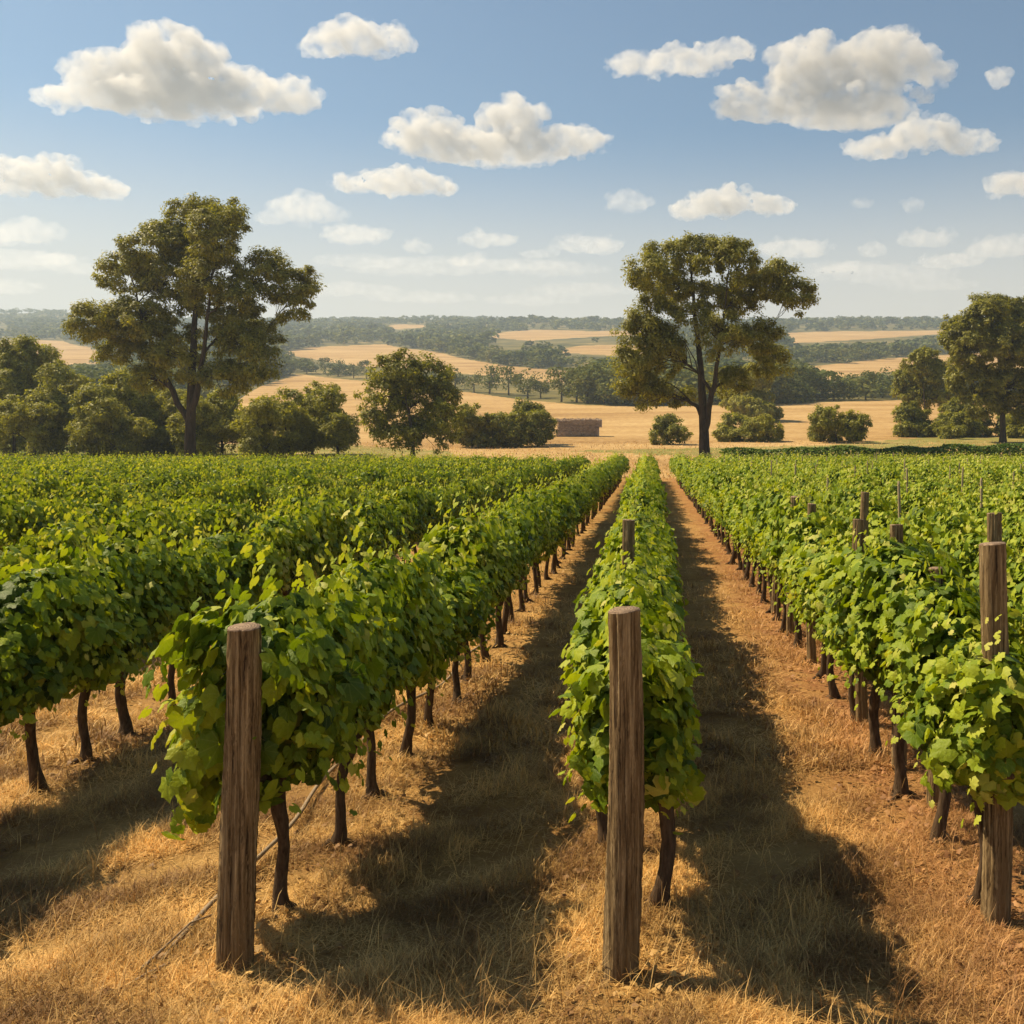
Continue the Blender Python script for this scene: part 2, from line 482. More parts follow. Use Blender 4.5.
# ------------------------------------------------------------------ vines
H0, H1 = .72, 1.62
def vine_leaves(tmpl, n, size, seed, hl=.54, wscale=1.0, shoots=5, droop=4, end=False, extra=None):
    """n leaves in the inner mass; shoots climb out of it, and drooping ones arch over and hang"""
    r = np.random.default_rng(seed)
    w1, w2 = Wob(seed * 3 + 1, 5.0), Wob(seed * 3 + 2, 12.0)
    d = unit(r.normal(size=(n, 3)))
    e = 3.0
    s = d * ((np.abs(d) ** e).sum(1) ** (-1 / e))[:, None]
    t = (s[:, 2] + 1) / 2
    w = np.interp(t, [0, .15, .4, .7, .9, 1], [.14, .26, .34, .28, .20, .12]) * wscale
    shell = np.where(r.random(n) < .7, r.uniform(.82, 1.08, n), r.uniform(.3, .85, n))
    k = shell * (1 + .34 * w1(s) + .16 * w2(s))
    Pp = np.stack([s[:, 0] * w * k, s[:, 1] * hl * np.minimum(k, 1.12), H0 + (s[:, 2] * np.clip(k, .3, 1.10) + 1) / 2 * (H1 - H0)], -1)
    N = np.stack([s[:, 0] * 1.0, s[:, 1] * (.8 if end else .35), .3 + .7 * s[:, 2]], -1)
    N = unit(N) + r.normal(size=(n, 3)) * .5
    T = np.stack([s[:, 0] * .5, s[:, 1] * .3, np.full(n, -1.0)], -1) + r.normal(size=(n, 3)) * .5
    S = size * np.clip(r.lognormal(0, .28, n), .5, 1.6)
    tint = np.clip(.38 + .17 * r.normal(size=n) + .14 * w1(s * 2.0), 0, .93)
    tint = np.where(r.random(n) < .012, 1.0, tint)
    out = [(Pp, N, T, S, tint)]
    step = max(.055, size * .62)
    for i in range(shoots + droop):
        up = i < shoots
        y0 = r.uniform(-hl, hl); sd = r.choice([-1, 1])
        p0 = np.array([sd * r.uniform(0, .12), y0, r.uniform(.85, 1.15)])
        if up:
            p2 = np.array([sd * r.uniform(0, .26) * wscale, y0 + r.normal(0, .13), r.normal(1.80, .13)])
            p1 = np.array([p0[0] * .6, (y0 + p2[1]) / 2, r.uniform(1.3, 1.5)])
        else:
            p2 = np.array([sd * r.uniform(.22, .40) * wscale, np.clip(y0 + r.normal(0, .16), -hl * 1.1, hl * 1.1), r.uniform(.62, 1.25)])
            p1 = np.array([sd * r.uniform(.2, .42) * wscale, y0 + r.normal(0, .1), r.uniform(1.75, 2.15)])
            p0[2] = 1.15
        L = np.linalg.norm(p1 - p0) + np.linalg.norm(p2 - p1)
        m = max(5, int(L * .8 / step))
        a = np.linspace(.12, 1, m)[:, None]
        pp = (1 - a) ** 2 * p0 + 2 * a * (1 - a) * p1 + a ** 2 * p2
        side = np.where(np.arange(m) % 2 == 0, 1, -1)[:, None]
        off = np.stack([np.full(m, sd * .03) + r.normal(0, .03, m), side[:, 0] * .05 + r.normal(0, .03, m), r.normal(0, .025, m)], -1)
        nn = np.stack([sd * (.55 + .5 * a[:, 0]) + r.normal(0, .45, m), r.normal(0, .45, m), .55 + r.normal(0, .3, m)], -1)
        tt = np.stack([sd * .3 + r.normal(0, .4, m), side[:, 0] * .5 + r.normal(0, .4, m), np.full(m, -.7)], -1)
        ss = size * r.uniform(.75, 1.2, m) * (1.08 - .55 * a[:, 0] ** 3)
        ti = np.clip((.52 if up else .46) + .25 * a[:, 0] ** 2 + .13 * r.normal(size=m), 0, .95)
        out.append((pp + off, nn, tt, ss, ti))
    if extra is not None:
        ex, ey, ez, ax, ay, az, m = extra
        d = unit(r.normal(size=(m, 3)))
        out.append((np.array([ex, ey, ez]) + d * np.array([ax, ay, az]) * (r.random((m, 1)) ** .4) * (1 + .3 * w1(d * 1.5))[:, None], d + [-.4, -.2, .3] + r.normal(size=(m, 3)) * .4,
                    r.normal(size=(m, 3)) * .5 + [0, 0, -1], size * r.uniform(.7, 1.3, m), np.clip(.55 + .15 * r.normal(size=m), 0, .95)))
    P_, N_, T_, S_, t_ = [np.concatenate(x) for x in zip(*out)]
    return leaves(tmpl, P_, N_, T_, S_, t_)

def foliage_mesh(*a, **k):
    V, f, t = vine_leaves(*a, **k)
    tv = a[0][0]
    uv = np.tile(np.stack([tv[:, 0], tv[:, 1] - .05, np.ones(len(tv))], -1), (len(V) // len(tv), 1))
    return mesh_np('vine_foliage', V, [f], [VINE_LEAF], t, smooth=a[0] is LOBED, uv=uv)

def trunk_bag(seed, seg=9):
    r = np.random.default_rng(seed)
    b = Bag()
    n = 12
    z = np.linspace(-.04, .74, n)
    lean = r.normal(0, .035, 2)
    x = lean[0] * (z / .7) + .018 * np.sin(z * 9 + r.uniform(0, 6)); y = lean[1] * (z / .7) * 1.5 + .02 * np.sin(z * 8 + r.uniform(0, 6))
    rad = np.interp(z, [-.04, .03, .15, .45, .64, .74], [.066, .052, .037, .034, .044, .054]) * r.uniform(.8, 1.2)
    V, f = tube(np.stack([x, y, z], -1), rad, seg, .07, seed)
    b.add(V, f)
    for s in (-1, 1):
        a = np.linspace(0, 1, 7)
        p = np.stack([x[-1] + .03 * r.normal(size=7) * a, y[-1] + s * a * .42, z[-1] - .03 + .2 * a ** .6], -1)
        V, f = tube(p, np.interp(a, [0, 1], [.04, .016]), 7, .08, seed + 5); b.add(V, f)
    for i in range(3):  # surface roots
        an = r.uniform(0, 6.28); a = np.linspace(0, 1, 5)
        p = np.stack([x[0] + np.cos(an) * (.03 + .12 * a), y[0] + np.sin(an) * (.03 + .12 * a), .03 - .05 * a], -1)
        V, f = tube(p, np.interp(a, [0, 1], [.028, .01]), 6, .08, seed + 9); b.add(V, f)
    return b
TRUNKS = [trunk_bag(100 + i).mesh('vine_trunk', [VINE_BARK]) for i in range(10)]
MIDF = [foliage_mesh(MID, 640, .122, 200 + i, shoots=20, droop=26, wscale=1.08) for i in range(10)]

ROWX = {-1: -2.0, 0: -.14, 1: 1.88, -2: -4.65}
for i in range(3, 24): ROWX[-i] = -4.65 - (i - 2) * 2.5
for i in range(2, 17): ROWX[i] = 1.88 + (i - 1) * 1.78
START = {-1: 5.55, 0: 5.6, 1: 5.62, -2: 6.1}
FARY = 72.0
ORD = ['first', 'second', 'third', 'fourth', 'fifth', 'sixth', 'seventh', 'eighth', 'ninth', 'tenth', 'eleventh', 'twelfth', 'thirteenth', 'fourteenth']
cand = []
for k, X in ROWX.items():
    r = random.Random(k * 17 + 1)
    y0 = START.get(k, max(6.0, abs(X) * 1.45))
    end = FARY + r.uniform(-2.5, 2.5) - (3 if k in (-2, -3) else 0)
    i = 0; y = y0
    while y < end:
        px = VX + X * F / y
        if -140 < px < 1150:
            cand.append((y, k, i, X + r.gauss(0, .035)))
        y += (.70 if k == -2 else .90) + r.gauss(0, .03); i += 1
cand.sort()
vis = [c for c in cand if -25 < VX + c[3] * F / c[0] < 1045]
NEAR = set(id(c) for c in vis[:296])
ROWNAME = {-2: 'the row left of the split post', -1: 'the row behind the left split post', 0: 'the middle row behind the tall centre post', 1: 'the row behind the right end post'}
far_parts = []
FARF = [vine_leaves(QUAD, 190, .175, 400 + i, hl=.58, wscale=1.12, shoots=11, droop=9) for i in range(10)]
ft_V, ft_f = tube(np.array([[0, 0, 0], [.02, .01, .4], [0, 0, .8]]), [.05, .04, .05], 5, cap=False)
FT = (ft_V, ft_f[0])
vine_cnt = 0
for c in cand:
    y, k, i, X = c
    rr = random.Random(int(y * 1000) + k)
    far_w = 1.0 + .25 * max(0, (y - 25)) / 50.0
    if id(c) not in NEAR and y > 16:
        vi = rr.randrange(10)
        V, f, t = FARF[vi]
        fl = rr.choice([-1, 1])
        V2 = V * [fl * rr.uniform(.9, 1.1) * far_w * (.84 if k < -1 else 1), fl * rr.uniform(.95, 1.1), rr.uniform(.94, 1.06)] + [X, y, 0]
        far_parts.append((V2, f, t + rr.uniform(-.06, .06), abs(k) <= 3))
        continue
    root = bpy.data.objects.new('grapevine', None); COL.objects.link(root)
    root.location = (X, y, 0)
    root.empty_display_size = .3
    vine_cnt += 1
    if k == -2:
        i -= [c_[2] for c_ in cand if c_[1] == -2 and VX + c_[3] * F / c_[0] > -12][0]
    if i < 0: lab = 'grapevine cut off by the left edge in %s' % ROWNAME[k]
    elif k in ROWNAME:
        if i < 14: lab = '%s grapevine of %s' % (ORD[i], ROWNAME[k])
        else: lab = 'grapevine beyond the fourteenth in %s' % ROWNAME[k]
    elif k < 0: lab = 'sunlit grapevine in the crowded rows left of the clearly spaced trunks'
    else: lab = 'bright grapevine in the crowded rows right of the right end post'
    tag(root, lab, 'grapevine', 'grapevines growing in long rows')
    detail = k in (-1, 0, 1, -2) and y < 9.6
    if detail:
        ex = {(-1, 0): (-.40, -.12, .88, .14, .30, .40, 190), (0, 0): (.20, .1, .80, .15, .3, .22, 110), (1, 0): (-.05, -.32, 1.0, .34, .16, .34, 330)}.get((k, i))
        fm = foliage_mesh(LOBED, 1000 if y < 8 else 800, .112, 900 + vine_cnt, wscale={-1: 1.0, 0: .74, 1: 1.0}.get(k, 1.1), end=(i == 0), shoots=24, droop=36, extra=ex)
        fo = link('foliage', fm, root)
        fo.scale = (rr.uniform(.9, 1.08), 1, {(-1, 0): 1.05, (1, 0): .86, (1, 1): .95, (0, 4): .86, (0, 5): .84}.get((k, i), rr.uniform(.78, 1.08)))
        if k == 1: fo.scale = (fo.scale[0], 1, fo.scale[2] * .93); fo.location = (0, 0, .17)
    else:
        fo = link('foliage', rr.choice(MIDF), root, rz=rr.choice([0, math.pi]), sc=(rr.uniform(.85, 1.05) * (.86 if k < -1 else 1), rr.uniform(.95, 1.08), rr.uniform(.78, 1.08)))
        if k == 0 and i in (4, 5, 6): fo.scale = (.95, 1, .84)
        if k == 1: fo.location = (0, 0, .15)
    tr = link('trunk', rr.choice(TRUNKS), root, loc=({0: .17, 1: -.15}.get(i, 0) if k == 0 else 0, 0, 0), rz=rr.choice([0, math.pi]), sc=(1, 1, 1))
Vs, Fs, Ts, Ms = [], [], [], []
off = 0
tq = []
for V, f, t, trunk in far_parts:
    Vs.append(V); Fs.append(f + off); Ts.append(t); off += len(V)
FT_all = []
for (V, f, t, trunk), c in zip(far_parts, [c for c in cand if id(c) not in NEAR and c[0] > 16]):
    Vs.append(FT[0] + [c[3], c[0], 0]); FT_all.append(FT[1] + off); off += len(FT[0])
F3 = np.vstack(Fs); F4 = np.vstack(FT_all)
fm = mesh_np('distant_vines', np.vstack(Vs), [F3, F4], [VINE_LEAF, VINE_BARK], np.concatenate([np.concatenate(Ts), np.zeros(len(F4))]), np.concatenate([np.zeros(len(F3)), np.ones(len(F4))]))
tag(link('distant_vines', fm), 'far vine rows merging into one green sheet before the big trees', 'vines', kind='stuff')

# ------------------------------------------------------------------ posts
def post_meshes(h, rad, seed, seg=72, rings=80):
    r = np.random.default_rng(seed)
    a = np.linspace(0, 2 * np.pi, seg, endpoint=False)
    z = np.linspace(-.15, h, rings)
    groove = np.zeros(seg)
    V = []
    gr = [(r.uniform(0, 2 * np.pi), r.uniform(.04, .13), r.uniform(.07, .19), r.uniform(0, h), r.uniform(.25, .9)) for _ in range(26)]
    wa = Wob(seed, 2.0)
    lob = r.uniform(0, 6.28, 3)
    for zz in z:
        rr = rad * (1 + .05 * np.cos(2 * a + lob[0]) + .04 * np.cos(3 * a + lob[1] + zz * .6) + .02 * np.cos(5 * a + lob[2] - zz))
        for ga, gw, gd, gc, gl in gr:
            dd = np.abs((a - ga - .12 * np.sin(zz * 2.3 + gc) + np.pi) % (2 * np.pi) - np.pi)
            rr = rr - rad * gd * np.exp(-(dd / gw) ** 2) * np.exp(-((zz - gc) / gl) ** 2)
        rr = rr * (1 + .02 * r.normal(size=seg)) * (1.10 - .13 * max(zz, 0) / h + .03 * math.sin(zz * 3.1 + seed))
        cx, cy = .02 * math.sin(zz * 1.9 + seed), .02 * math.cos(zz * 1.5 + seed)
        tilt = 0.0 if zz < h * .97 else 1.0
        V.append(np.stack([cx + rr * np.cos(a), cy + rr * np.sin(a), np.full(seg, zz) + tilt * .1 * rr * np.cos(a + seed)], -1))
    V = np.array(V)
    top = V[-1]
    V = V.reshape(-1, 3)
    i = np.arange(rings - 1)[:, None] * seg; j = np.arange(seg)[None]
    q = np.stack([i + j, i + (j + 1) % seg, i + seg + (j + 1) % seg, i + seg + j], -1).reshape(-1, 4)
    shaft = mesh_np('post_shaft', V, [q], [TIMBER], smooth=True)
    c = top.mean(0)
    inner = c + (top - c) * .93 + [0, 0, .008]
    VT = np.vstack([top + [0, 0, .0005], inner, c[None] + [0, 0, .004]])
    jj_ = np.arange(seg)
    q = np.stack([jj_, (jj_ + 1) % seg, seg + (jj_ + 1) % seg, seg + jj_], -1)
    t = np.stack([seg + jj_, seg + (jj_ + 1) % seg, np.full(seg, 2 * seg)], -1)
    cap = mesh_np('post_end_grain', VT, [q, t], [ENDGRAIN])
    return shaft, cap
def post(X, Y, h, rad, label, seed, group, tilt=(0, 0), cat='wooden post', name='wooden_post'):
    root = bpy.data.objects.new(name, None); COL.objects.link(root)
    root.location = (X, Y, 0); root.rotation_euler = (tilt[0], tilt[1], 0); root.empty_display_size = .2
    s, c_ = post_meshes(h, rad, seed)
    link('shaft', s, root); link('cut_top', c_, root)
    tag(root, label, cat, group)
    return root
GP = 'wooden trellis posts'
post(-2.03, 4.945, 1.69, .078, 'cracked timber end post at the front of the left row, leaves above it', 11, GP)
post(-.135, 4.87, 1.79, .079, 'weathered round timber end post standing centred before the middle row', 12, GP)
post(1.86, 5.4, 2.06, .072, 'tall timber end post at the front of the right row, half wrapped in leaves', 13, GP)
for X, Y, h, rad, lab, sd in [
    (1.965, 7.98, 1.95, .050, 'post showing longest above the leaves, behind the leafy right end post', 14),
    (1.94, 9.2, 1.90, .052, 'post top just beyond the longest-showing post of the right row', 15),
    (1.93, 11.9, 1.88, .052, 'narrow dark post top third in line back along the right row', 16),
    (1.93, 13.6, 1.88, .06, 'small post top fourth in line back along the right row', 17),
    (1.93, 15.3, 1.90, .06, 'smallest and farthest post top back along the right row', 18),
    (2.02, 7.1, 1.72, .05, 'low post nearly buried in leaves just behind the right end post', 19),
    (3.55, 10.3, 1.88, .07, 'grey post rising behind the right end post in the next row', 20),
    (3.0, 14.0, 1.92, .06, 'thin dark post top set behind the paired posts of the right row', 21),
    (-.155, 9.9, 1.84, .06, 'slim post poking out of the leaves of the middle row', 22)]:
    post(X, Y, h, rad, lab, sd, GP, (random.gauss(0, .02), random.gauss(0, .02)))
# pale stakes in the right-hand vines
sr = random.Random(5)
st_V, st_f = tube(np.array([[0, 0, -.1], [.01, 0, 1.0], [0, .01, 2.0], [0, .01, 2.06]]), [.026, .024, .022, .014], 7, .06, 3)
STAKE_M = bark_mat('pale_stake_wood', (.2, .15, .08), (.42, .34, .2), (60, 60, 6))
st_me = mesh_np('stake', st_V, st_f, [STAKE_M])
stakes = []
for k in range(2, 17):
    X = ROWX[k]
    y = 12.0 + sr.uniform(0, 4)
    while y < 71:
        if VX + X * F / y < 1040: stakes.append((X + sr.gauss(0, .05), y))
        y += 4.6 + sr.uniform(-.6, 1.2)
for X, y in stakes:
    o = link('vine_stake', st_me, loc=(X, y, 0), rz=sr.uniform(0, 6), sc=(1, 1, sr.uniform(.92, 1.03)))
    o.rotation_euler = (sr.gauss(0, .02), sr.gauss(0, .02), sr.uniform(0, 6))
    tag(o, 'thin pale stake tip showing above the right-hand field of vines', 'stake', 'pale stakes among the right-hand vines')

# ------------------------------------------------------------------ hose and fallen canes by the left row
def simple_mat(name, col, rough=.6, spec=.3):
    m, n, l, p = new_mat(name)
    tc = n.new('ShaderNodeTexCoord')
    a = noise_n(n, l, tc.outputs['Object'], 30, 4)
    l.new(mixc(n, l, mapr(n, l, a, .35, .65), tuple(c * .6 for c in col), col), p.inputs['Base Color'])
    p.inputs['Roughness'].default_value = rough; p.inputs['Specular IOR Level'].default_value = spec
    return m
CANE = simple_mat('dry_cane', (.34, .25, .16), .7)
yy = np.linspace(4.95, 13.0, 60)
xx = -2.44 + .05 * np.sin(yy * 1.3) + .03 * np.sin(yy * 3.1) + np.where(yy > 9, (yy - 9) * .09, 0)
zz = .045 + .02 * np.sin(yy * 2.2) + .02
V, f = tube(np.stack([xx, yy, zz], -1), np.interp(yy, [4.95, 5.2, 13], [.008, .014, .013]), 8, .05, 4)
tag(link('irrigation_hose', mesh_np('irrigation_hose', V, f, [CANE], smooth=True)), 'thin pale irrigation hose lying on the grass beside the left row', 'hose')
for n_, (pts, lab) in enumerate([([(-2.47, 4.86, .05), (-2.44, 5.05, .07), (-2.40, 5.22, .1), (-2.37, 5.42, .05)], 'short dry twig lying against the hose end near the left post'),
                                 ([(-2.38, 4.95, .03), (-2.42, 4.82, .05), (-2.5, 4.72, .03)], 'bent pale twig in the grass just before the hose end')]):
    V, f = tube(np.array(pts), np.linspace(.009, .004, len(pts)), 6, .05, n_)
    tag(link('dry_twig', mesh_np('dry_twig', V, f, [CANE], smooth=True)), lab, 'twig', 'dry twigs on the grass')

# ------------------------------------------------------------------ dry grass in the alleys (stuff)
def grass(n, y0, y1, lmin, lmax, wid, seed, upright=.35, pw=2.0):
    r = np.random.default_rng(seed)
    uu = r.random(n)
    Y = (y0 ** (1 - pw) + uu * (y1 ** (1 - pw) - y0 ** (1 - pw))) ** (1 / (1 - pw))
    px = r.uniform(-260, 1320, n)
    X = (px - VX) / F * Y
    cl = Wob(seed, 7.0)(np.stack([X, Y, 0 * X], -1))
    big = Wob(seed + 1, 2.4)(np.stack([X, Y, 0 * X], -1))
    keepm = r.random(n) < np.clip(.66 + .9 * cl, .06, 1)
    X = np.where(keepm, X, X + 400)
    L = r.uniform(lmin, lmax, n) * (1 + .35 * cl)
    up = (r.random(n) < upright + .15 * cl)
    el = np.where(up, r.uniform(.5, 1.4, n), r.uniform(.05, .5, n))
    az = r.uniform(0, 2 * np.pi, n)
    dirv = np.stack([np.cos(az) * np.cos(el), np.sin(az) * np.cos(el), np.sin(el)], -1)
    side = np.stack([-np.sin(az), np.cos(az), np.zeros(n)], -1) * wid * r.uniform(.6, 1.4, n)[:, None]
    base = np.stack([X, Y, r.uniform(0, .02, n)], -1)
    mid_ = base + dirv * L[:, None] * .55
    tip = base + dirv * L[:, None] + np.stack([np.cos(az), np.sin(az), -.6 * np.sin(el)], -1) * (L * .22)[:, None]
    tip[:, 2] = np.maximum(tip[:, 2], .004)
    V = np.stack([base - side, base + side, mid_ + side * .8, mid_ - side * .8, tip], 1)[keepm].reshape(-1, 3)
    n = int(keepm.sum())
    big = big[keepm]
    o = np.arange(n)[:, None] * 5
    q = o + np.array([[0, 1, 2, 3]]); t = o + np.array([[3, 2, 4]])
    tint = np.clip(.48 + .2 * r.normal(size=n) + .1 * big, 0, 1)
    return V, q, t, tint
parts = [grass(590000, 3.9, 10, .04, .12, .002, 31, .16), grass(275000, 8, 34, .05, .15, .005, 32, .25), grass(6500, 3.9, 8, .12, .28, .0018, 33, .95), grass(60000, 72, 140, .12, .38, .03, 34, .7, 1.5)]
Vs, Qs, Tr, t1, off = [], [], [], [], 0
for V, q, t, tint in parts:
    if V[0, 1] > 60:
        V[:, 2] += gz(V[:, 0], V[:, 1])
    Vs.append(V); Qs.append(q + off); Tr.append(t + off); t1.append(tint); off += len(V)
tt = np.concatenate(t1)
gm = mesh_np('dry_grass', np.vstack(Vs), [np.vstack(Qs), np.vstack(Tr)], [STRAW], np.concatenate([tt, tt]))
tag(link('dry_grass', gm), 'golden dry grass and straw covering the ground between the vine rows', 'grass', kind='stuff')

# brown leaf litter and chaff below the vines
lr_ = np.random.default_rng(77)
nl_ = 9000
rx_ = lr_.choice([-4.65, -2.0, -.14, 1.95, 1.95, 3.66], nl_) + lr_.normal(0, .30, nl_)
ry_ = 4.0 + 16 * lr_.random(nl_) ** 1.7
V, f, t = leaves(MID, np.stack([rx_, ry_, lr_.uniform(.01, .06, nl_)], -1), np.stack([lr_.normal(0, .5, nl_), lr_.normal(0, .5, nl_), np.ones(nl_)], -1), lr_.normal(size=(nl_, 3)), lr_.uniform(.018, .06, nl_), np.clip(lr_.normal(.12, .15, nl_), 0, 1))
tag(link('leaf_litter', mesh_np('leaf_litter', V, [f], [STRAW], t)), 'brown fallen leaves and chaff scattered under the vine rows', 'litter', kind='stuff')

# ------------------------------------------------------------------ trees
def limb(p0, p1, r0, r1, n=7, sag=.0, seed=0):
    r = np.random.default_rng(seed)
    p0 = np.array(p0); p1 = np.array(p1)
    a = np.linspace(0, 1, n)[:, None]
    L = np.linalg.norm(p1 - p0)
    bend = r.normal(size=3) * L * .07
    p = p0 + (p1 - p0) * a + bend * np.sin(a * np.pi) + np.array([0, 0, 1]) * (-sag * L) * np.sin(a * np.pi)
    p[1:-1] += r.normal(size=(n - 2, 3)) * L * .012
    return p, np.interp(a[:, 0], [0, 1], [r0, r1])

def tree(name, X, Y, lobes, trunk_r, fork, label, cat, seed, leaf=.28, per_m3=9.0, per_cl=55, mat=None, stems=1, group=None, hang=.5, cl_r=.75, tlean=0.0, z0=None, tint0=.45, trunk_top=None):
    """lobes: (x, y, z, rx, ry, rz) around the base, metres"""
    mat = mat or GUM_LEAF
    r = np.random.default_rng(seed)
    root = bpy.data.objects.new(name, None); COL.objects.link(root)
    root.location = (X, Y, (float(gz(X, Y)) if z0 is None else z0) - .1)
    tag(root, label, cat, group)
    b = Bag()
    lob = np.array(lobes, float)
    zc = lob[:, 2]
    # leader: the trunk runs on into the crown's top; limbs leave it and each other in curves
    top_i = int(np.argmax(zc - .8 * np.abs(lob[:, 0] - tlean)))
    ltop = lob[top_i, :3]
    n = 14; a = np.linspace(0, 1, n)
    q1 = np.array([tlean, 0, fork]); 
    lp = (1 - a[:, None]) ** 2 * np.array([0, 0, -.2]) + 2 * (a * (1 - a))[:, None] * (q1 * [1, 1, 1] + [0, 0, (ltop[2] - fork) * .25]) + (a ** 2)[:, None] * ltop
    lp += r.normal(size=(n, 3)) * trunk_r * .12 * np.minimum(a, .5)[:, None]
    hgt = np.maximum(lp[:, 2], 0)
    lr = trunk_r * np.interp(hgt / max(ltop[2], .1), [0, .03, .1, .3, 1], [1.45, 1.15, .95, .75, .10])
    V, f = tube(lp, lr, 14, .05, seed); b.add(V, f)
    nodes, ndir, nrad, nlen = [], [], [], []
    def put(path, rad, l0):
        dirs = unit(np.gradient(path, axis=0)); cl = l0 + np.concatenate([[0], np.cumsum(np.linalg.norm(np.diff(path, axis=0), axis=1))])
        for i_ in range(len(path)):
            nodes.append(path[i_]); ndir.append(dirs[i_]); nrad.append(rad[i_]); nlen.append(cl[i_])
    ok = lp[:, 2] >= fork * .85
    put(lp[ok], lr[ok], 0.0)
    # further main stems rising beside the leader from the fork
    others = sorted([i_ for i_ in range(len(lob)) if i_ != top_i], key=lambda i_: -lob[i_, 2])
    for si in range(stems - 1):
        tg = lob[others[si * 2 + (1 if si else 0)], :3]
        i0 = int(np.argmax(lp[:, 2] >= fork * .9))
        aa = np.linspace(0, 1, 12)[:, None]
        ctl = lp[i0] + np.array([(tg[0] - lp[i0][0]) * .55, (tg[1] - lp[i0][1]) * .5, (tg[2] - lp[i0][2]) * .35])
        sp = (1 - aa) ** 2 * lp[i0] + 2 * aa * (1 - aa) * ctl + aa ** 2 * tg
        sp[1:-1] += r.normal(size=(10, 3)) * trunk_r * .12
        srr = np.interp(aa[:, 0], [0, .1, 1], [lr[i0] * .8, lr[i0] * .66, .04])
        V, f = tube(sp, srr, 10, .05, seed + 900 + si); b.add(V, f)
        put(sp[3:], srr[3:], 0.0)
    Ps, Ns, Tt, Ss = [], [], [], []
    order = np.argsort(np.linalg.norm(lob[:, :3] - q1, axis=1))
    for li in order:
        lx, ly, lz, rx, ry, rz = lob[li]
        c = np.array([lx, ly, lz])
        NA = np.array(nodes); dv = c - NA; dist = np.linalg.norm(dv, axis=1)
        cost = dist + .45 * np.array(nlen) + 1.2 * np.maximum(0, NA[:, 2] - c[2] + .25 * dist)
        bi = int(np.argmin(cost))
        L = dist[bi]; p0 = NA[bi]
        ctl = p0 + (ndir[bi] * .55 + unit(dv[bi][None])[0] * .45) * L * .5
        aa = np.linspace(0, 1, 10)[:, None]
        p = (1 - aa) ** 2 * p0 + 2 * aa * (1 - aa) * ctl + aa ** 2 * c
        p[1:-1] += r.normal(size=(8, 3)) * L * .014
        r0 = min(nrad[bi] * .8, trunk_r * .55)
        rr = np.interp(aa[:, 0], [0, .1, 1], [r0, r0 * .82, max(.025, r0 * .25)])
        if li != top_i:
            V, f = tube(p, rr, 9, .05, seed + li); b.add(V, f)
            put(p[2:], rr[2:], nlen[bi] + L * .2)
        vol = rx * ry * rz * 4.19
        ncl = max(5, int(per_m3 * vol ** (2 / 3)))
        d = unit(r.normal(size=(ncl, 3)) + [0, 0, .25])
        k = r.uniform(.35, 1.0, ncl) ** .45
        wob = 1 + .30 * Wob(seed * 7 + int(li), 3.0)(d * 2)
        cc = c + d * np.array([rx, ry, rz]) * (k * wob)[:, None]
        for ci in range(ncl):
            if ci % 3 == 0:
                ti = r.integers(4, 9)
                p2, rr2 = limb(p[ti], cc[ci], rr[ti] * .55, .012 * trunk_r / .3 + .008, 5, -.05, seed + li * 97 + ci)
                V, f = tube(p2, rr2, 5, .04, ci, cap=False); b.add(V, f)
            m = int(per_cl * r.uniform(.6, 1.4))
            cr = cl_r * r.uniform(.55, 1.25)
            dd = unit(r.normal(size=(m, 3)))
            q_ = cc[ci] + dd * (r.random((m, 1)) ** .5) * cr * [1, 1, .75]
            Ps.append(q_)
            nn = dd * .6 + unit(cc[ci] - c) * .5 + [0, 0, .45] + r.normal(size=(m, 3)) * .4
            Ns.append(nn)
            Tt.append(r.normal(size=(m, 3)) * .6 + [0, 0, -hang])
            Ss.append(leaf * r.uniform(.7, 1.3, m))
    P_ = np.vstack(Ps); m = len(P_)
    tint = np.clip(tint0 + .18 * r.normal(size=m), 0, 1)
    V, f, t = leaves(GUM, P_, np.vstack(Ns), np.vstack(Tt), np.concatenate(Ss), tint)
    if b.n: link('trunk', b.mesh('tree_trunk', [TREE_BARK]), root)
    cm = mesh_np('tree_crown', V, [f], [mat], t)
    # broaden the narrow leaf into a small spray so the crown closes
    link('crown', cm, root)
    return root

def px_lobes(items, x0, ybase, Y, seed, dscale=.9):
    """lobes given as photo ellipses (cx, cy, rx, ry) for a tree standing at depth Y"""
    r = np.random.default_rng(seed)
    s = Y / F
    out = []
    for i, (cx, cy, rx, ry) in enumerate(items):
        dep = r.uniform(-1, 1) * 28 * s
        out.append(((cx - x0) * s, dep, (ybase - cy) * s, rx * s, (rx + ry) / 2 * s * dscale, ry * s))
    return out
def at_px(x, Y): return (x - VX) / F * Y

YL = 86.0
yb = HY + (CAM_H - ground_z(YL)) * F / YL
tree('eucalyptus_tree', at_px(190, YL), YL, px_lobes([(190, 215, 42, 24), (150, 240, 34, 26), (226, 238, 28, 32), (120, 268, 32, 24), (165, 275, 38, 22), (215, 278, 36, 22), (265, 272, 24, 22), (293, 290, 24, 28), (95, 322, 28, 20), (135, 318, 40, 26), (165, 350, 34, 30), (232, 325, 36, 28), (255, 352, 32, 28), (226, 378, 30, 18), (148, 376, 20, 12), (185, 246, 34, 20), (188, 300, 22, 12), (248, 300, 22, 14), (110, 346, 24, 14)], 190, yb, YL, 41),
     .47, 4.2, 'tallest spreading gum tree left of centre, standing behind the vines', 'tree', 51, stems=3, leaf=.29, per_m3=4.8, per_cl=118, hang=.6, cl_r=.72, tint0=.5)
YR = 88.0
yb = HY + (CAM_H - ground_z(YR)) * F / YR
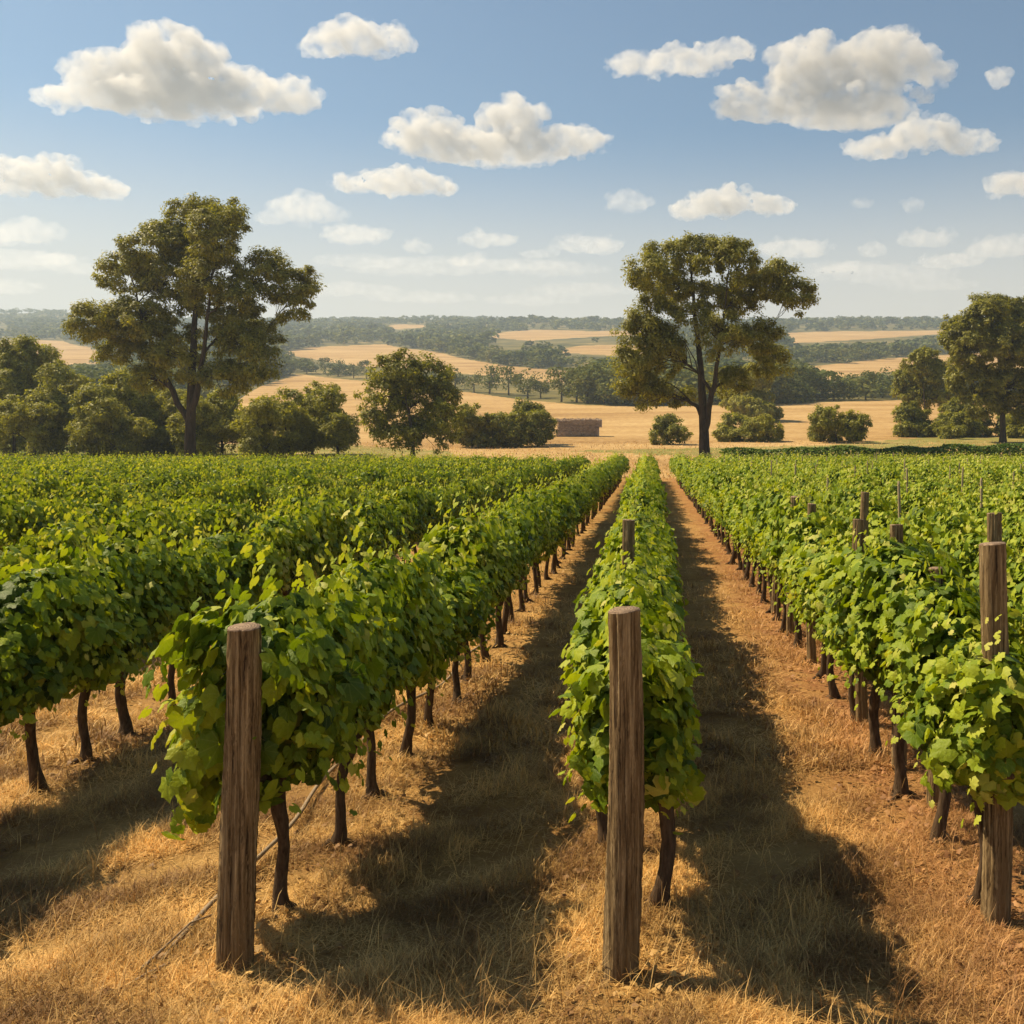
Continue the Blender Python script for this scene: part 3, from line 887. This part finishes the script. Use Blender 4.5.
tree('eucalyptus_tree', at_px(705, YR), YR, px_lobes([(690, 252, 46, 18), (650, 276, 28, 18), (728, 264, 30, 22), (672, 284, 30, 14), (762, 286, 30, 19), (794, 297, 20, 17), (738, 300, 22, 14), (646, 334, 28, 22), (632, 366, 22, 26), (662, 352, 26, 28), (670, 392, 26, 14), (712, 292, 26, 14), (690, 314, 24, 11), (776, 276, 22, 14), (652, 306, 22, 11), (722, 338, 28, 20), (756, 338, 28, 18), (772, 358, 20, 18), (730, 378, 26, 14), (642, 392, 22, 12)], 705, yb, YR, 43),
     .47, 2.4, 'big gum tree with leaning forked trunk at the end of the grass alley', 'tree', 53, stems=2, leaf=.29, per_m3=4.8, per_cl=118, hang=.6, cl_r=.72, tint0=.5)

def pyY(y): return float(depth_of(np.array(float(y))))
def bush(name, cx, top, base, hw, label, seed, lobes=None, fork=None, Y=None, mat=None, leaf=.34, dens=2.0, tint0=.45, trunk=.16, cat='tree'):
    Y = Y or pyY(base)
    s = Y / F
    r = np.random.default_rng(seed)
    h = (base - top)
    fork_ = h * s * .25 if fork is None else fork * s
    if lobes is None:
        lobes = []
        for i in range(13):
            a = r.uniform(-1, 1); t = r.uniform(.06, .80)
            w = 1 - .55 * abs(t - .45) * 1.6
            lobes.append((cx + a * hw * .62 * w, base - h * t, hw * r.uniform(.28, .42), h * r.uniform(.14, .2)))
        lobes.append((cx, base - h * .82, hw * .4, h * .17))
        lobes.append((cx, base - h * .45, hw * .6, h * .25))
    yb_ = HY + (CAM_H - float(gz(at_px(cx, Y), Y))) * F / Y
    return tree(name, at_px(cx, Y), Y, px_lobes(lobes, cx, yb_, Y, seed), trunk, fork_, label, cat, seed, leaf=leaf * (Y / 100) ** .7, per_m3=dens * 2.4, per_cl=62, mat=mat or BUSH_LEAF, cl_r=.62, hang=.35, tint0=tint0)
LT = [
 ('bushy_tree', 14, 333, 452, 34, 'tall round-topped tree at the far left edge behind the vines', 61, None, 20),
 ('bushy_tree', 62, 364, 452, 36, 'yellowish bushy tree second from the left edge', 62, None, 12),
 ('bushy_tree', 100, 384, 450, 34, 'low tree in the gap behind the left bushy trees', 63, None, 8),
 ('bushy_tree', 138, 370, 452, 42, 'leafy tree just left of the tallest gum trunk', 64, None, 10),
 ('bushy_tree', 222, 390, 452, 40, 'dense shrubby tree just right of the tallest gum trunk', 65, None, 8),
 ('bushy_tree', 268, 394, 451, 32, 'low bushy tree between the tallest gum and the pointed bushy tree', 66, None, 8),
 ('bushy_tree', 178, 388, 452, 38, 'dense bushy tree directly behind the tallest gum trunk', 83, None, 8),
 ('bushy_tree', 338, 412, 451, 24, 'lowest bush at the right end of the left tree belt', 84, None, 6),
 ('bushy_tree', 34, 390, 452, 32, 'low bushy tree between the two leftmost trees', 85, None, 6),
 ('bushy_tree', 203, 402, 452, 28, 'low golden bush touching the right side of the tallest gum trunk', 86, None, 5),
 ('bushy_tree', 290, 402, 451, 26, 'low bush wedged left of the peaked bushy tree', 87, None, 5),
 ('bushy_tree', 116, 398, 452, 34, 'low leafy bush in front of the left belt, well left of the gum trunk', 88, None, 5),
 ('bushy_tree', 312, 380, 452, 40, 'peaked bushy tree left of the isolated round-crowned tree', 67, None, 8)]
for nm, cx, tp, bs, hw, lab, sd, lb, fk in LT:
    bush(nm, cx, tp, bs, hw * 1.18, lab, sd, lb, fk, Y=102 + (sd * 7) % 11, tint0=.56)
bush('bushy_tree', 413, 352, 458, 50, 'isolated round-crowned green tree with short trunk in front of the paddock', 68, fork=26, Y=97, trunk=.24,
     lobes=[(400, 370, 28, 18), (425, 375, 26, 20), (385, 395, 26, 24), (440, 398, 22, 22), (412, 400, 34, 30), (375, 420, 18, 18), (450, 420, 13, 18), (430, 432, 26, 16), (395, 434, 28, 14)], dens=2.3)
SH = [
 ('shrub', 472, 402, 448, 20, 'small loose tree joined to the clump right of the isolated tree', 70, None),
 ('shrub', 492, 412, 448, 24, 'low spreading bush in the middle of the paddock-side clump', 71, None),
 ('shrub', 527, 400, 447, 30, 'round dense bush at the right end of the clump beside the hay stack', 72, [(527, 413, 18, 13), (515, 428, 17, 16), (540, 428, 18, 15), (527, 432, 26, 13)]),
 ('shrub', 668, 413, 446, 20, 'small round bush left of the forked gum trunk', 73, [(668, 422, 13, 9), (660, 434, 12, 10), (677, 433, 12, 10)]),
 ('shrub', 750, 410, 444, 34, 'pale straggly shrub right of the forked gum trunk', 74, [(738, 424, 16, 12), (760, 426, 18, 11), (775, 435, 10, 8), (745, 435, 26, 9), (725, 434, 10, 9)]),
 ('shrub', 837, 404, 444, 32, 'twin-lobed rounded bush alone in the golden paddock on the right', 75, [(823, 419, 16, 15), (850, 424, 16, 12), (832, 432, 24, 11), (858, 432, 10, 9)]),
 ('shrub', 918, 400, 440, 24, 'dark bush below the short-crowned tree on the right', 76, [(912, 412, 13, 11), (925, 418, 14, 12), (906, 428, 12, 10), (922, 430, 18, 9)]),
 ('shrub', 1016, 410, 440, 22, 'low scrubby bush under the right edge of the right-edge gum', 89, None),
 ('shrub', 944, 414, 440, 16, 'smallest bush between the two dark bushes on the right', 90, None),
 ('shrub', 966, 398, 439, 28, 'dense dark bush at the foot of the right-edge gum', 77, [(962, 411, 17, 12), (978, 420, 16, 14), (955, 424, 14, 13), (968, 430, 24, 9)])]
for nm, cx, tp, bs, hw, lab, sd, lb in SH:
    bush(nm, cx, tp, bs, hw, lab, sd, lb, fork=6, dens=2.6, tint0=.58 if sd == 74 else .42, trunk=.12, cat='shrub')
bush('bushy_tree', 925, 348, 434, 30, 'mid-sized tree with crown above the dark bushes on the right', 78, fork=30, dens=2.3,
     lobes=[(920, 362, 18, 13), (912, 380, 14, 14), (935, 376, 18, 16), (925, 394, 24, 14), (945, 398, 13, 12)])
bush('eucalyptus_tree', 1003, 289, 436, 62, 'large rounded gum tree cut by the right edge of the picture', 79, fork=34, Y=138, trunk=.42, mat=GUM_LEAF,
     lobes=[(1002, 306, 30, 15), (978, 318, 24, 16), (1030, 312, 26, 18), (960, 345, 26, 24), (995, 345, 30, 24), (1032, 350, 30, 26), (970, 378, 26, 22), (1005, 385, 28, 22), (1040, 392, 26, 20), (958, 330, 16, 18), (982, 404, 22, 14), (1024, 408, 24, 14)], dens=2.4, leaf=.36)
bush('bushy_tree', 752, 366, 424, 36, 'pale olive tree seen behind the right side of the forked gum', 80, fork=14, dens=2.0, tint0=.62)

# hedge row closing the right-hand vines
def strip_hedge(pts, h, w, n, seed, size, base=0.0):
    r = np.random.default_rng(seed)
    p = np.array(pts, float)
    seg = np.linalg.norm(np.diff(p, axis=0), axis=1); cum = np.concatenate([[0], np.cumsum(seg)])
    s = r.uniform(0, cum[-1], n)
    X = np.interp(s, cum, p[:, 0]); Y = np.interp(s, cum, p[:, 1])
    a = r.uniform(0, np.pi, n)
    wv = 1 + .10 * Wob(seed, 1.0)(np.stack([s * 1.3, s * 0, s * 0], -1))
    k = np.where(r.random(n) < .8, 1, r.uniform(.4, 1, n)) * wv
    dx, dz = np.cos(a) * w * k, np.sin(a) ** .7 * h * k
    P_ = np.stack([X + r.normal(0, .15, n), Y + dx, gz(X, Y) + dz + base], -1)
    N = np.stack([r.normal(0, .4, n), np.cos(a), np.sin(a) + .3], -1) + r.normal(size=(n, 3)) * .4
    return leaves(QUAD, P_, N, r.normal(size=(n, 3)) - [0, 0, .4], size * r.uniform(.6, 1.3, n), np.clip(.56 + .18 * r.normal(size=n), 0, 1))
V, f, t = strip_hedge([(at_px(722, 77), 77), (at_px(860, 80), 80), (at_px(1010, 86), 86), (at_px(1200, 92), 92)], 2.15, .9, 17000, 5, .3)
tag(link('hedge', mesh_np('hedge', V, [f], [HEDGE_LEAF], t)), 'long low dark green hedge closing the far end of the right-hand vines', 'hedge')

# hay stack in the paddock
def hay_stack():
    root = bpy.data.objects.new('hay_stack', None); COL.objects.link(root)
    Y = pyY(438.5); X = at_px(579, Y)
    root.location = (X, Y, float(gz(X, Y)) - .1)
    m, n, l, p = new_mat('weathered_hay')
    tc = n.new('ShaderNodeTexCoord'); mp = n.new('ShaderNodeMapping'); l.new(tc.outputs['Object'], mp.inputs[0]); mp.inputs['Scale'].default_value = (2, 2, 9)
    a = noise_n(n, l, mp.outputs[0], 1.5, 6, .7)
    rp = ramp(n, [(.3, (.24, .17, .125)), (.5, (.46, .35, .26)), (.75, (.62, .5, .36))]); l.new(a, rp.inputs[0]); l.new(rp.outputs[0], p.inputs['Base Color'])
    p.inputs['Roughness'].default_value = 1
    bp = n.new('ShaderNodeBump'); bp.inputs['Distance'].default_value = .15; l.new(a, bp.inputs['Height']); l.new(bp.outputs[0], p.inputs['Normal'])
    r = np.random.default_rng(8)
    def bale(cx, cz, lx, lz, ly=2.2, seed=0, cy=0):
        nx, nz, ny = 16, 7, 6
        V, Q = [], []; idx = {}
        def vid(i, j, k):
            if (i, j, k) not in idx:
                idx[(i, j, k)] = len(V)
                q = np.array([i / nx * 2 - 1, k / ny * 2 - 1, j / nz * 2 - 1])
                q = q * (1 - .04 * (np.sort(np.abs(q))[1]) ** 6)
                q = q + r.normal(size=3) * [.008, .04, .06]
                V.append([cx + q[0] * lx / 2, cy + q[1] * ly / 2, cz + q[2] * lz / 2])
            return idx[(i, j, k)]
        for i in range(nx):
            for j in range(nz):
                for k in (0, ny): 
                    s = [vid(i, j, k), vid(i + 1, j, k), vid(i + 1, j + 1, k), vid(i, j + 1, k)]; Q.append(s if k == 0 else s[::-1])
            for k in range(ny):
                for j in (0, nz):
                    s = [vid(i, j, k), vid(i, j, k + 1), vid(i + 1, j, k + 1), vid(i + 1, j, k)]; Q.append(s if j == 0 else s[::-1])
        for j in range(nz):
            for k in range(ny):
                for i in (0, nx):
                    s = [vid(i, j, k), vid(i, j + 1, k), vid(i, j + 1, k + 1), vid(i, j, k + 1)]; Q.append(s if i == 0 else s[::-1])
        return np.array(V), [np.array(Q)]
    b = Bag()
    for row in range(3):
        x = -3.4 + row * .15
        while x < 2.2:
            L = 1.9 + r.uniform(-.1, .1)
            b.add(*bale(x + L / 2, .5 + row * .84 + (r.uniform(-.1, .25) if row == 2 else 0), L + .10, .88 + r.uniform(-.02, .02), 2.4, cy=r.normal(0, .07))); x += L
    link('bale_pile', b.mesh('bale_pile', [m], False), root)
    b2 = Bag(); b2.add(*bale(3.05, 2.1, 1.0, 1.15, 2.0)); link('end_bale', b2.mesh('end_bale', [m], False), root)
    b3 = Bag(); b3.add(*bale(2.75, .76, .7, 1.5, 2.1)); link('end_bale', b3.mesh('end_bale', [m], False), root)
    m_ = 2600
    q_ = np.stack([r.uniform(-3.5, 3.3, m_), r.uniform(-1.3, 1.3, m_), r.uniform(.1, 2.75, m_)], -1)
    fc = r.random(m_)
    q_[:, 1] = np.where(fc < .6, -1.24, q_[:, 1]); q_[:, 2] = np.where(fc > .7, 2.66 + r.normal(0, .07, m_), q_[:, 2])
    q_ = q_[(q_[:, 0] < 2.6) | (q_[:, 2] > 1.5)]; m_ = len(q_)
    V, f, t = leaves(GUM, q_, r.normal(size=(m_, 3)) + [0, -.6, .4], r.normal(size=(m_, 3)) * [1, .5, .7], r.uniform(.12, .38, m_), np.zeros(m_))
    link('loose_straw', mesh_np('loose_straw', V, [f], [m]), root)
    tag(root, 'weathered boxy hay stack standing in the golden paddock', 'hay stack')
hay_stack()

# ------------------------------------------------------------------ woods on the far land
def crown_variant(seed, nl, npuff, spread=1.0):
    """unit tree: height 1, leaf clumps as small faces"""
    r = np.random.default_rng(seed)
    c = []
    for i in range(npuff):
        a = r.uniform(0, 6.28); t = r.uniform(.25, .85); rad = .34 * np.sqrt(max(.05, 1 - ((t - .5) / .5) ** 2)) * r.uniform(.3, 1) * spread
        c.append([np.cos(a) * rad, np.sin(a) * rad, t, r.uniform(.13, .22)])
    c = np.array(c)
    k = r.integers(0, npuff, nl)
    d = unit(r.normal(size=(nl, 3)) + [0, 0, .35])
    P_ = c[k, :3] + d * c[k, 3:4] * r.uniform(.75, 1.08, (nl, 1)) * [1, 1, .85]
    N = d + r.normal(size=(nl, 3)) * .35
    V, f, _ = leaves(QUAD, P_, N, r.normal(size=(nl, 3)), .085 * (400 / nl) ** .5 * r.uniform(.7, 1.3, nl), np.zeros(nl))
    return V, f, np.clip(.5 + .16 * r.normal(size=nl), 0, 1)
CVN = [crown_variant(700 + i, 620, 16) for i in range(8)]
CVM = [crown_variant(720 + i, 150, 9) for i in range(8)]
CVF = [crown_variant(740 + i, 46, 6) for i in range(8)]
# individual trees along the near edges of the woods
etr_V, etr_f = tube(np.array([[0, 0, -.05], [.01, 0, .2], [0, .01, .5]]), [.03, .022, .012], 7, cap=False)
etr_me = mesh_np('edge_tree_trunk', etr_V, etr_f, [TREE_BARK])
etr_cr = [mesh_np('edge_tree_crown', V, [f], [WOOD_LEAF], np.repeat(t, 2)) for V, f, t in CVN]
er = random.Random(12)
EDGE = []
def edge_line(pts, step, hmin, hmax, lab):
    xs = [p[0] for p in pts]; x = xs[0]
    while x < xs[-1]:
        y = float(np.interp(x, xs, [p[1] for p in pts])) - er.uniform(.8, 3.2)
        EDGE.append((x, y, er.uniform(hmin, hmax), lab)); x += step * er.uniform(.65, 1.35)
edge_line([(455, 392), (526, 399.5), (582, 405), (640, 407.5)], 17, 9, 13, 'rounded tree along the wooded edge of the paddock left of the forked gum')
edge_line([(270, 380), (297, 373.5), (364, 380), (380, 382)], 14, 7.5, 11, 'rounded tree on the wood edge above the left paddock corner')
edge_line([(770, 407), (809, 403.5), (898, 400.5), (951, 398)], 17, 9, 13.5, 'rounded tree in the wood edge between the forked gum and right-edge gum')
for x, y, h, lab in EDGE:
    Y = pyY(y); X = at_px(x, Y)
    root = bpy.data.objects.new('woodland_tree', None); COL.objects.link(root)
    root.location = (X, Y, float(gz(X, Y)) - .2); root.scale = (h * er.uniform(1.0, 1.35), h * 1.1, h); root.rotation_euler = (0, 0, er.uniform(0, 6.28))
    root.scale = (h * 1.15, h * 1.15, h)
    tag(root, lab, 'tree', 'trees along the wood edge')
    link('trunk', etr_me, root); link('crown', er.choice(etr_cr), root)
wr = np.random.default_rng(99)
Vs, Fs, Ts, off = [], [], [], 0
N0 = 13500
py_ = wr.uniform(322.5, 407, N0)
px_ = wr.uniform(-260, 1290, N0)
Yd = np.where(py_ > 325, depth_of(py_), 1700)
hh = wr.uniform(7, 15, N0) * np.where(Yd > 900, 1.15, 1)
keep = np.ones(N0, bool)
hpx = hh * F / Yd
for kk in (0, .3, .6, .85): keep &= ~field_at(px_, py_ - hpx * kk)
keep &= ~((px_ > 250) & (px_ < 640) & in_poly([(250, 410), (262, 384), (297, 373), (364, 380), (470, 392), (526, 399), (582, 404.5), (640, 407), (640, 412), (250, 412)], px_, py_))
clump = Wob(8, 1.0)(np.stack([px_ * .06, py_ * .22, 0 * px_], -1))
keep &= (clump > -.42 + .25 * wr.normal(size=N0))
# farther ground shows fewer pixels per metre: thin the nearest bands
keep &= wr.random(N0) < np.interp(Yd, [250, 420, 700, 1700], [1.0, .95, .9, 1.0])
idx = np.nonzero(keep)[0]
# woods along the skyline
sk_u = wr.uniform(-260, 1290, 2600)
for i_ in list(idx) + list(range(-1, -len(sk_u) - 1, -1)):
    if i_ >= 0:
        x, y, h, Y = px_[i_], py_[i_], hh[i_], Yd[i_]
        X = at_px(x, Y); Z = float(gz(np.array(X), np.array(Y)))
    else:
        x = sk_u[-i_ - 1]; t_ = wr.uniform(0, 1); Y = 1720 + t_ * 520; h = wr.uniform(7, 13)
        py = 325 + (np.interp(x, SKX, SKY_) - 325) * np.interp(Y, [1700, 1800, 1920, 2050, 2200, 2300], [0, .25, .5, .75, 1, 1])
        X = at_px(x, Y); Z = CAM_H - (py - HY) * Y / F
        if Y > 2200: Z -= (Y - 2200) * .17
    cv = (CVN if Y < 330 else CVM if Y < 800 else CVF)[wr.integers(0, 8)]
    V, f, t = cv
    an = wr.uniform(0, 6.28); ca, sa = math.cos(an), math.sin(an); ws = h * wr.uniform(1.2, 1.9)
    V2 = np.stack([(V[:, 0] * ca - V[:, 1] * sa) * ws + X, (V[:, 0] * sa + V[:, 1] * ca) * ws + Y, V[:, 2] * h + Z - .15 * h], -1)
    Vs.append(V2.astype(np.float32)); Fs.append(f + off); off += len(V2)
    Ts.append(np.repeat(np.clip(t + wr.normal(0, .16), 0, 1), 2))
wm = mesh_np('woodland', np.vstack(Vs), [np.vstack(Fs)], [WOOD_LEAF], np.concatenate(Ts))
tag(link('woodland', wm), 'olive green woods covering the far hills between golden fields', 'woodland', kind='stuff')

# ------------------------------------------------------------------ clouds
def cloud_mat():
    m = bpy.data.materials.new('cloud'); m.use_nodes = True
    n = m.node_tree.nodes; l = m.node_tree.links
    n.remove(n['Principled BSDF'])
    v = n.new('ShaderNodeVolumePrincipled')
    v.inputs['Color'].default_value = (.97, .965, .965, 1)
    v.inputs['Anisotropy'].default_value = .25
    v.inputs['Density'].default_value = .016
    tc = n.new('ShaderNodeNewGeometry')
    nz = noise_n(n, l, tc.outputs['Position'], .016, 4, .6)
    d_ = n.new('ShaderNodeMapRange'); d_.inputs[1].default_value = .38; d_.inputs[2].default_value = .70
    d_.inputs[3].default_value = .0003; d_.inputs[4].default_value = .030; d_.name = 'dens'
    l.new(nz, d_.inputs[0]); l.new(d_.outputs[0], v.inputs['Density'])
    l.new(v.outputs[0], n['Material Output'].inputs['Volume'])
    return m
CLOUD = cloud_mat()
CLOUD_THIN = CLOUD.copy(); CLOUD_THIN.name = 'thin_cloud'
for nd in CLOUD_THIN.node_tree.nodes:
    if nd.name == 'dens': nd.inputs[3].default_value = .0004; nd.inputs[4].default_value = .007
CLOUD_VEIL = CLOUD_THIN.copy(); CLOUD_VEIL.name = 'veil_cloud'
for nd in CLOUD_VEIL.node_tree.nodes:
    if nd.name == 'dens': nd.inputs[3].default_value = .00008; nd.inputs[4].default_value = .0022
CL = [
 ('large billowing cumulus cloud high on the left, grey underneath', 3600, [(165, 70, 52, 40), (112, 84, 55, 28), (235, 92, 55, 24), (65, 100, 32, 13), (290, 94, 34, 18), (180, 100, 105, 18)], 0),
 ('compact white cloud at the top, right of the large left cumulus', 3700, [(356, 38, 42, 19), (322, 47, 26, 12), (394, 40, 24, 14)], 0),
 ('peaked cumulus cloud in the middle of the sky between the two big trees', 4000, [(513, 122, 34, 26), (430, 135, 48, 22), (572, 143, 42, 16), (490, 148, 95, 14)], 0),
 ('long thin-tailed cloud touching the big right-hand cumulus on its left', 3700, [(640, 66, 38, 12), (692, 60, 42, 14), (732, 52, 28, 12)], 0),
 ('largest bulging cumulus cloud high on the right', 3600, [(812, 72, 50, 34), (878, 66, 56, 32), (765, 102, 58, 18), (850, 102, 85, 20), (930, 74, 26, 15)], 0),
 ('wide flat-bottomed cloud under the largest right-hand cumulus', 4100, [(922, 133, 38, 18), (878, 148, 38, 12), (966, 144, 34, 13)], 0),
 ('white cloud cut by the right edge halfway down the sky', 4400, [(1006, 186, 30, 13), (1040, 184, 30, 16)], 0),
 ('tiny white cloud near the upper right corner', 3900, [(998, 78, 13, 10)], 0),
 ('low white cloud bank at the left edge above the tallest gum', 4500, [(50, 178, 42, 20), (100, 188, 30, 11), (5, 178, 30, 18)], 0),
 ('small cloud at the left edge below the white cloud bank', 5200, [(32, 232, 32, 14), (-5, 236, 30, 12)], 1),
 ('flat cloud in mid sky below and left of the peaked cumulus', 4600, [(400, 182, 48, 15), (352, 184, 26, 10), (440, 186, 22, 9)], 0),
 ('soft cloud just right of the tallest gum crown', 5000, [(306, 210, 38, 17), (275, 218, 20, 9), (332, 216, 20, 9)], 1),
 ('faint flat cloud below the soft cloud right of the tallest gum', 5600, [(355, 234, 42, 10)], 1),
 ('little puff of cloud low in the sky left of the flat wisp', 5800, [(418, 247, 17, 8)], 1),
 ('flat wisp of cloud low in mid sky', 5600, [(485, 238, 38, 8)], 1),
 ('small cloud above and left of the forked gum crown', 4800, [(628, 202, 26, 12)], 1),
 ('wide humped cloud above the forked gum crown', 4800, [(722, 200, 38, 16), (690, 211, 26, 10), (770, 206, 28, 11)], 0),
 ('faint low cloud left of the forked gum crown', 5800, [(590, 243, 42, 10)], 1),
 ('tiny puff left of its twin in the right-hand sky', 4800, [(862, 203, 13, 6)], 1),
 ('tiny puff right of its twin in the right-hand sky', 4800, [(913, 205, 14, 8)], 1),
 ('low cloud in the right-hand sky below the two tiny puffs', 5400, [(926, 238, 34, 10)], 1),
 ('faint cloud right of the forked gum crown, low over the hills', 5800, [(795, 248, 44, 11), (870, 250, 18, 8)], 1),
 ('long thin veil of cloud just over the hills between the big trees', 6300, [(440, 268, 95, 7), (520, 262, 60, 6), (390, 272, 50, 5)], 2),
 ('long thin veil of cloud low over the hills at the left edge', 6300, [(20, 262, 80, 10), (90, 270, 50, 6), (-30, 284, 80, 8)], 2),
 ('broad faint veil of cloud low between forked gum and right-edge gum', 6400, [(880, 276, 90, 8), (840, 266, 60, 5), (930, 284, 60, 6)], 2),
 ('dim band of cloud right of the tallest gum, close above the hills', 6500, [(360, 262, 60, 6), (345, 290, 70, 6), (420, 296, 70, 5)], 2),
 ('dim band of cloud left of the forked gum, close above the hills', 6500, [(560, 272, 60, 7), (585, 292, 70, 6), (530, 300, 60, 5)], 2),
 ('small pale puff low in the sky just right of the flat wisp', 6000, [(538, 254, 20, 6), (552, 250, 10, 5)], 1),
 ('small pale puff low over the hills below the flat wisp', 6000, [(462, 260, 22, 6), (478, 256, 12, 6)], 1),
 ('small pale puff right of the forked gum, lowest in the sky', 6000, [(838, 270, 24, 6), (852, 265, 12, 6)], 1),
 ('small pale puff low in the sky left of the tallest gum', 6000, [(52, 258, 24, 7), (36, 262, 14, 5)], 1),
 ('pale low cloud above the right-edge gum', 5800, [(1000, 248, 40, 12), (950, 262, 40, 8)], 1),
]
dg = None
def cloud(label, Y, puffs, thin, seed):
    r = np.random.default_rng(seed)
    s = Y / F
    ys = max(cy + ry * .8 for cx, cy, rx, ry in puffs)
    cx0 = np.mean([p[0] for p in puffs])
    V, Fc, off = [], [], 0
    import bmesh
    bm = bmesh.new(); bmesh.ops.create_icosphere(bm, subdivisions=2, radius=1)
    sv = np.array([v.co[:] for v in bm.verts]); sf = np.array([[v.index for v in f.verts] for f in bm.faces]); bm.free()
    base_z = -(ys - puffs[0][1]) * s
    blobs = []
    for cx, cy, rx, ry in puffs:
        blobs.append(((cx - cx0) * s, r.uniform(-.3, .3) * rx * s, (ys - cy) * s, rx * s * .88, (rx + ry) * .5 * s * .9, ry * s * .88))
        nb = int(14 + rx * .5)
        for i in range(nb):
            d = unit(r.normal(size=3) + [0, -.2, .25])
            q = r.uniform(.16, .40) * ry * s
            blobs.append((((cx - cx0) + d[0] * rx * .92) * s, d[1] * (rx + ry) * .45 * s, (ys - cy) * s + d[2] * ry * .9 * s, q * r.uniform(1, 1.5), q, q * r.uniform(.8, 1)))
    for bx, by, bz, ax, ay, az in blobs:
        v = sv * [ax, ay, az] + [bx, by, bz]
        lo = -.02 * ys * s * 0
        v[:, 2] = np.where(v[:, 2] < lo, lo + (v[:, 2] - lo) * .25, v[:, 2])
        V.append(v); Fc.append(sf + off); off += len(v)
    me = mesh_np('cloud', np.vstack(V), [np.vstack(Fc)], [(CLOUD, CLOUD_THIN, CLOUD_VEIL)[thin]])
    o = link('cloud', me, loc=((cx0 - VX) * s, Y, CAM_H - (ys - HY) * s))
    md = o.modifiers.new('r', 'REMESH'); md.mode = 'VOXEL'; md.voxel_size = 2.0 * s
    for sz, st in ((18 * s, 9 * s), (7.5 * s, 6 * s), (3 * s, 3.2 * s)):
        tx = bpy.data.textures.new('billow', 'CLOUDS'); tx.noise_scale = sz; tx.noise_depth = 3
        dm = o.modifiers.new('d', 'DISPLACE'); dm.texture = tx; dm.strength = st * (.8 if thin else 1); dm.mid_level = .5; dm.texture_coords = 'GLOBAL'
    tag(o, label, 'cloud', 'cumulus clouds in the sky')
    return o
clouds = [cloud(lab, Y, pf, th, 300 + i) for i, (lab, Y, pf, th) in enumerate(CL)]
bpy.context.view_layer.update()
dg = bpy.context.evaluated_depsgraph_get()
for o in clouds:
    ev = o.evaluated_get(dg)
    nm = bpy.data.meshes.new_from_object(ev, depsgraph=dg)
    o.modifiers.clear()
    nm.name = 'cloud'
    o.data = nm

# ------------------------------------------------------------------ haze
hz = bpy.data.materials.new('haze'); hz.use_nodes = True
n = hz.node_tree.nodes; l = hz.node_tree.links
n.remove(n['Principled BSDF'])
v = n.new('ShaderNodeVolumePrincipled')
v.inputs['Color'].default_value = (.66, .82, 1.0, 1)
v.inputs['Density'].default_value = .00025
v.inputs['Anisotropy'].default_value = .3
l.new(v.outputs[0], n['Material Output'].inputs['Volume'])
lo = np.array([-6500., -40., P[:, 2].min() - 1.0]); hi = np.array([6500., 2780., 325.])
c8 = np.array([[a, b, c] for a in (0, 1) for b in (0, 1) for c in (0, 1)]) * (hi - lo) + lo
fq = np.array([[0, 1, 3, 2], [4, 6, 7, 5], [0, 4, 5, 1], [2, 3, 7, 6], [0, 2, 6, 4], [1, 5, 7, 3]])
tag(link('haze', mesh_np('haze', c8, [fq], [hz])), 'thin pale summer haze lying over the whole valley', 'haze', kind='stuff')
print('vines', vine_cnt, 'far', len(far_parts), 'stakes', len(stakes), 'edge', len(EDGE), 'wood', len(idx), 'zmax', P[:, 2].max(), 'zmin', P[:, 2].min(), 'xr', P[:, 0].min(), P[:, 0].max())
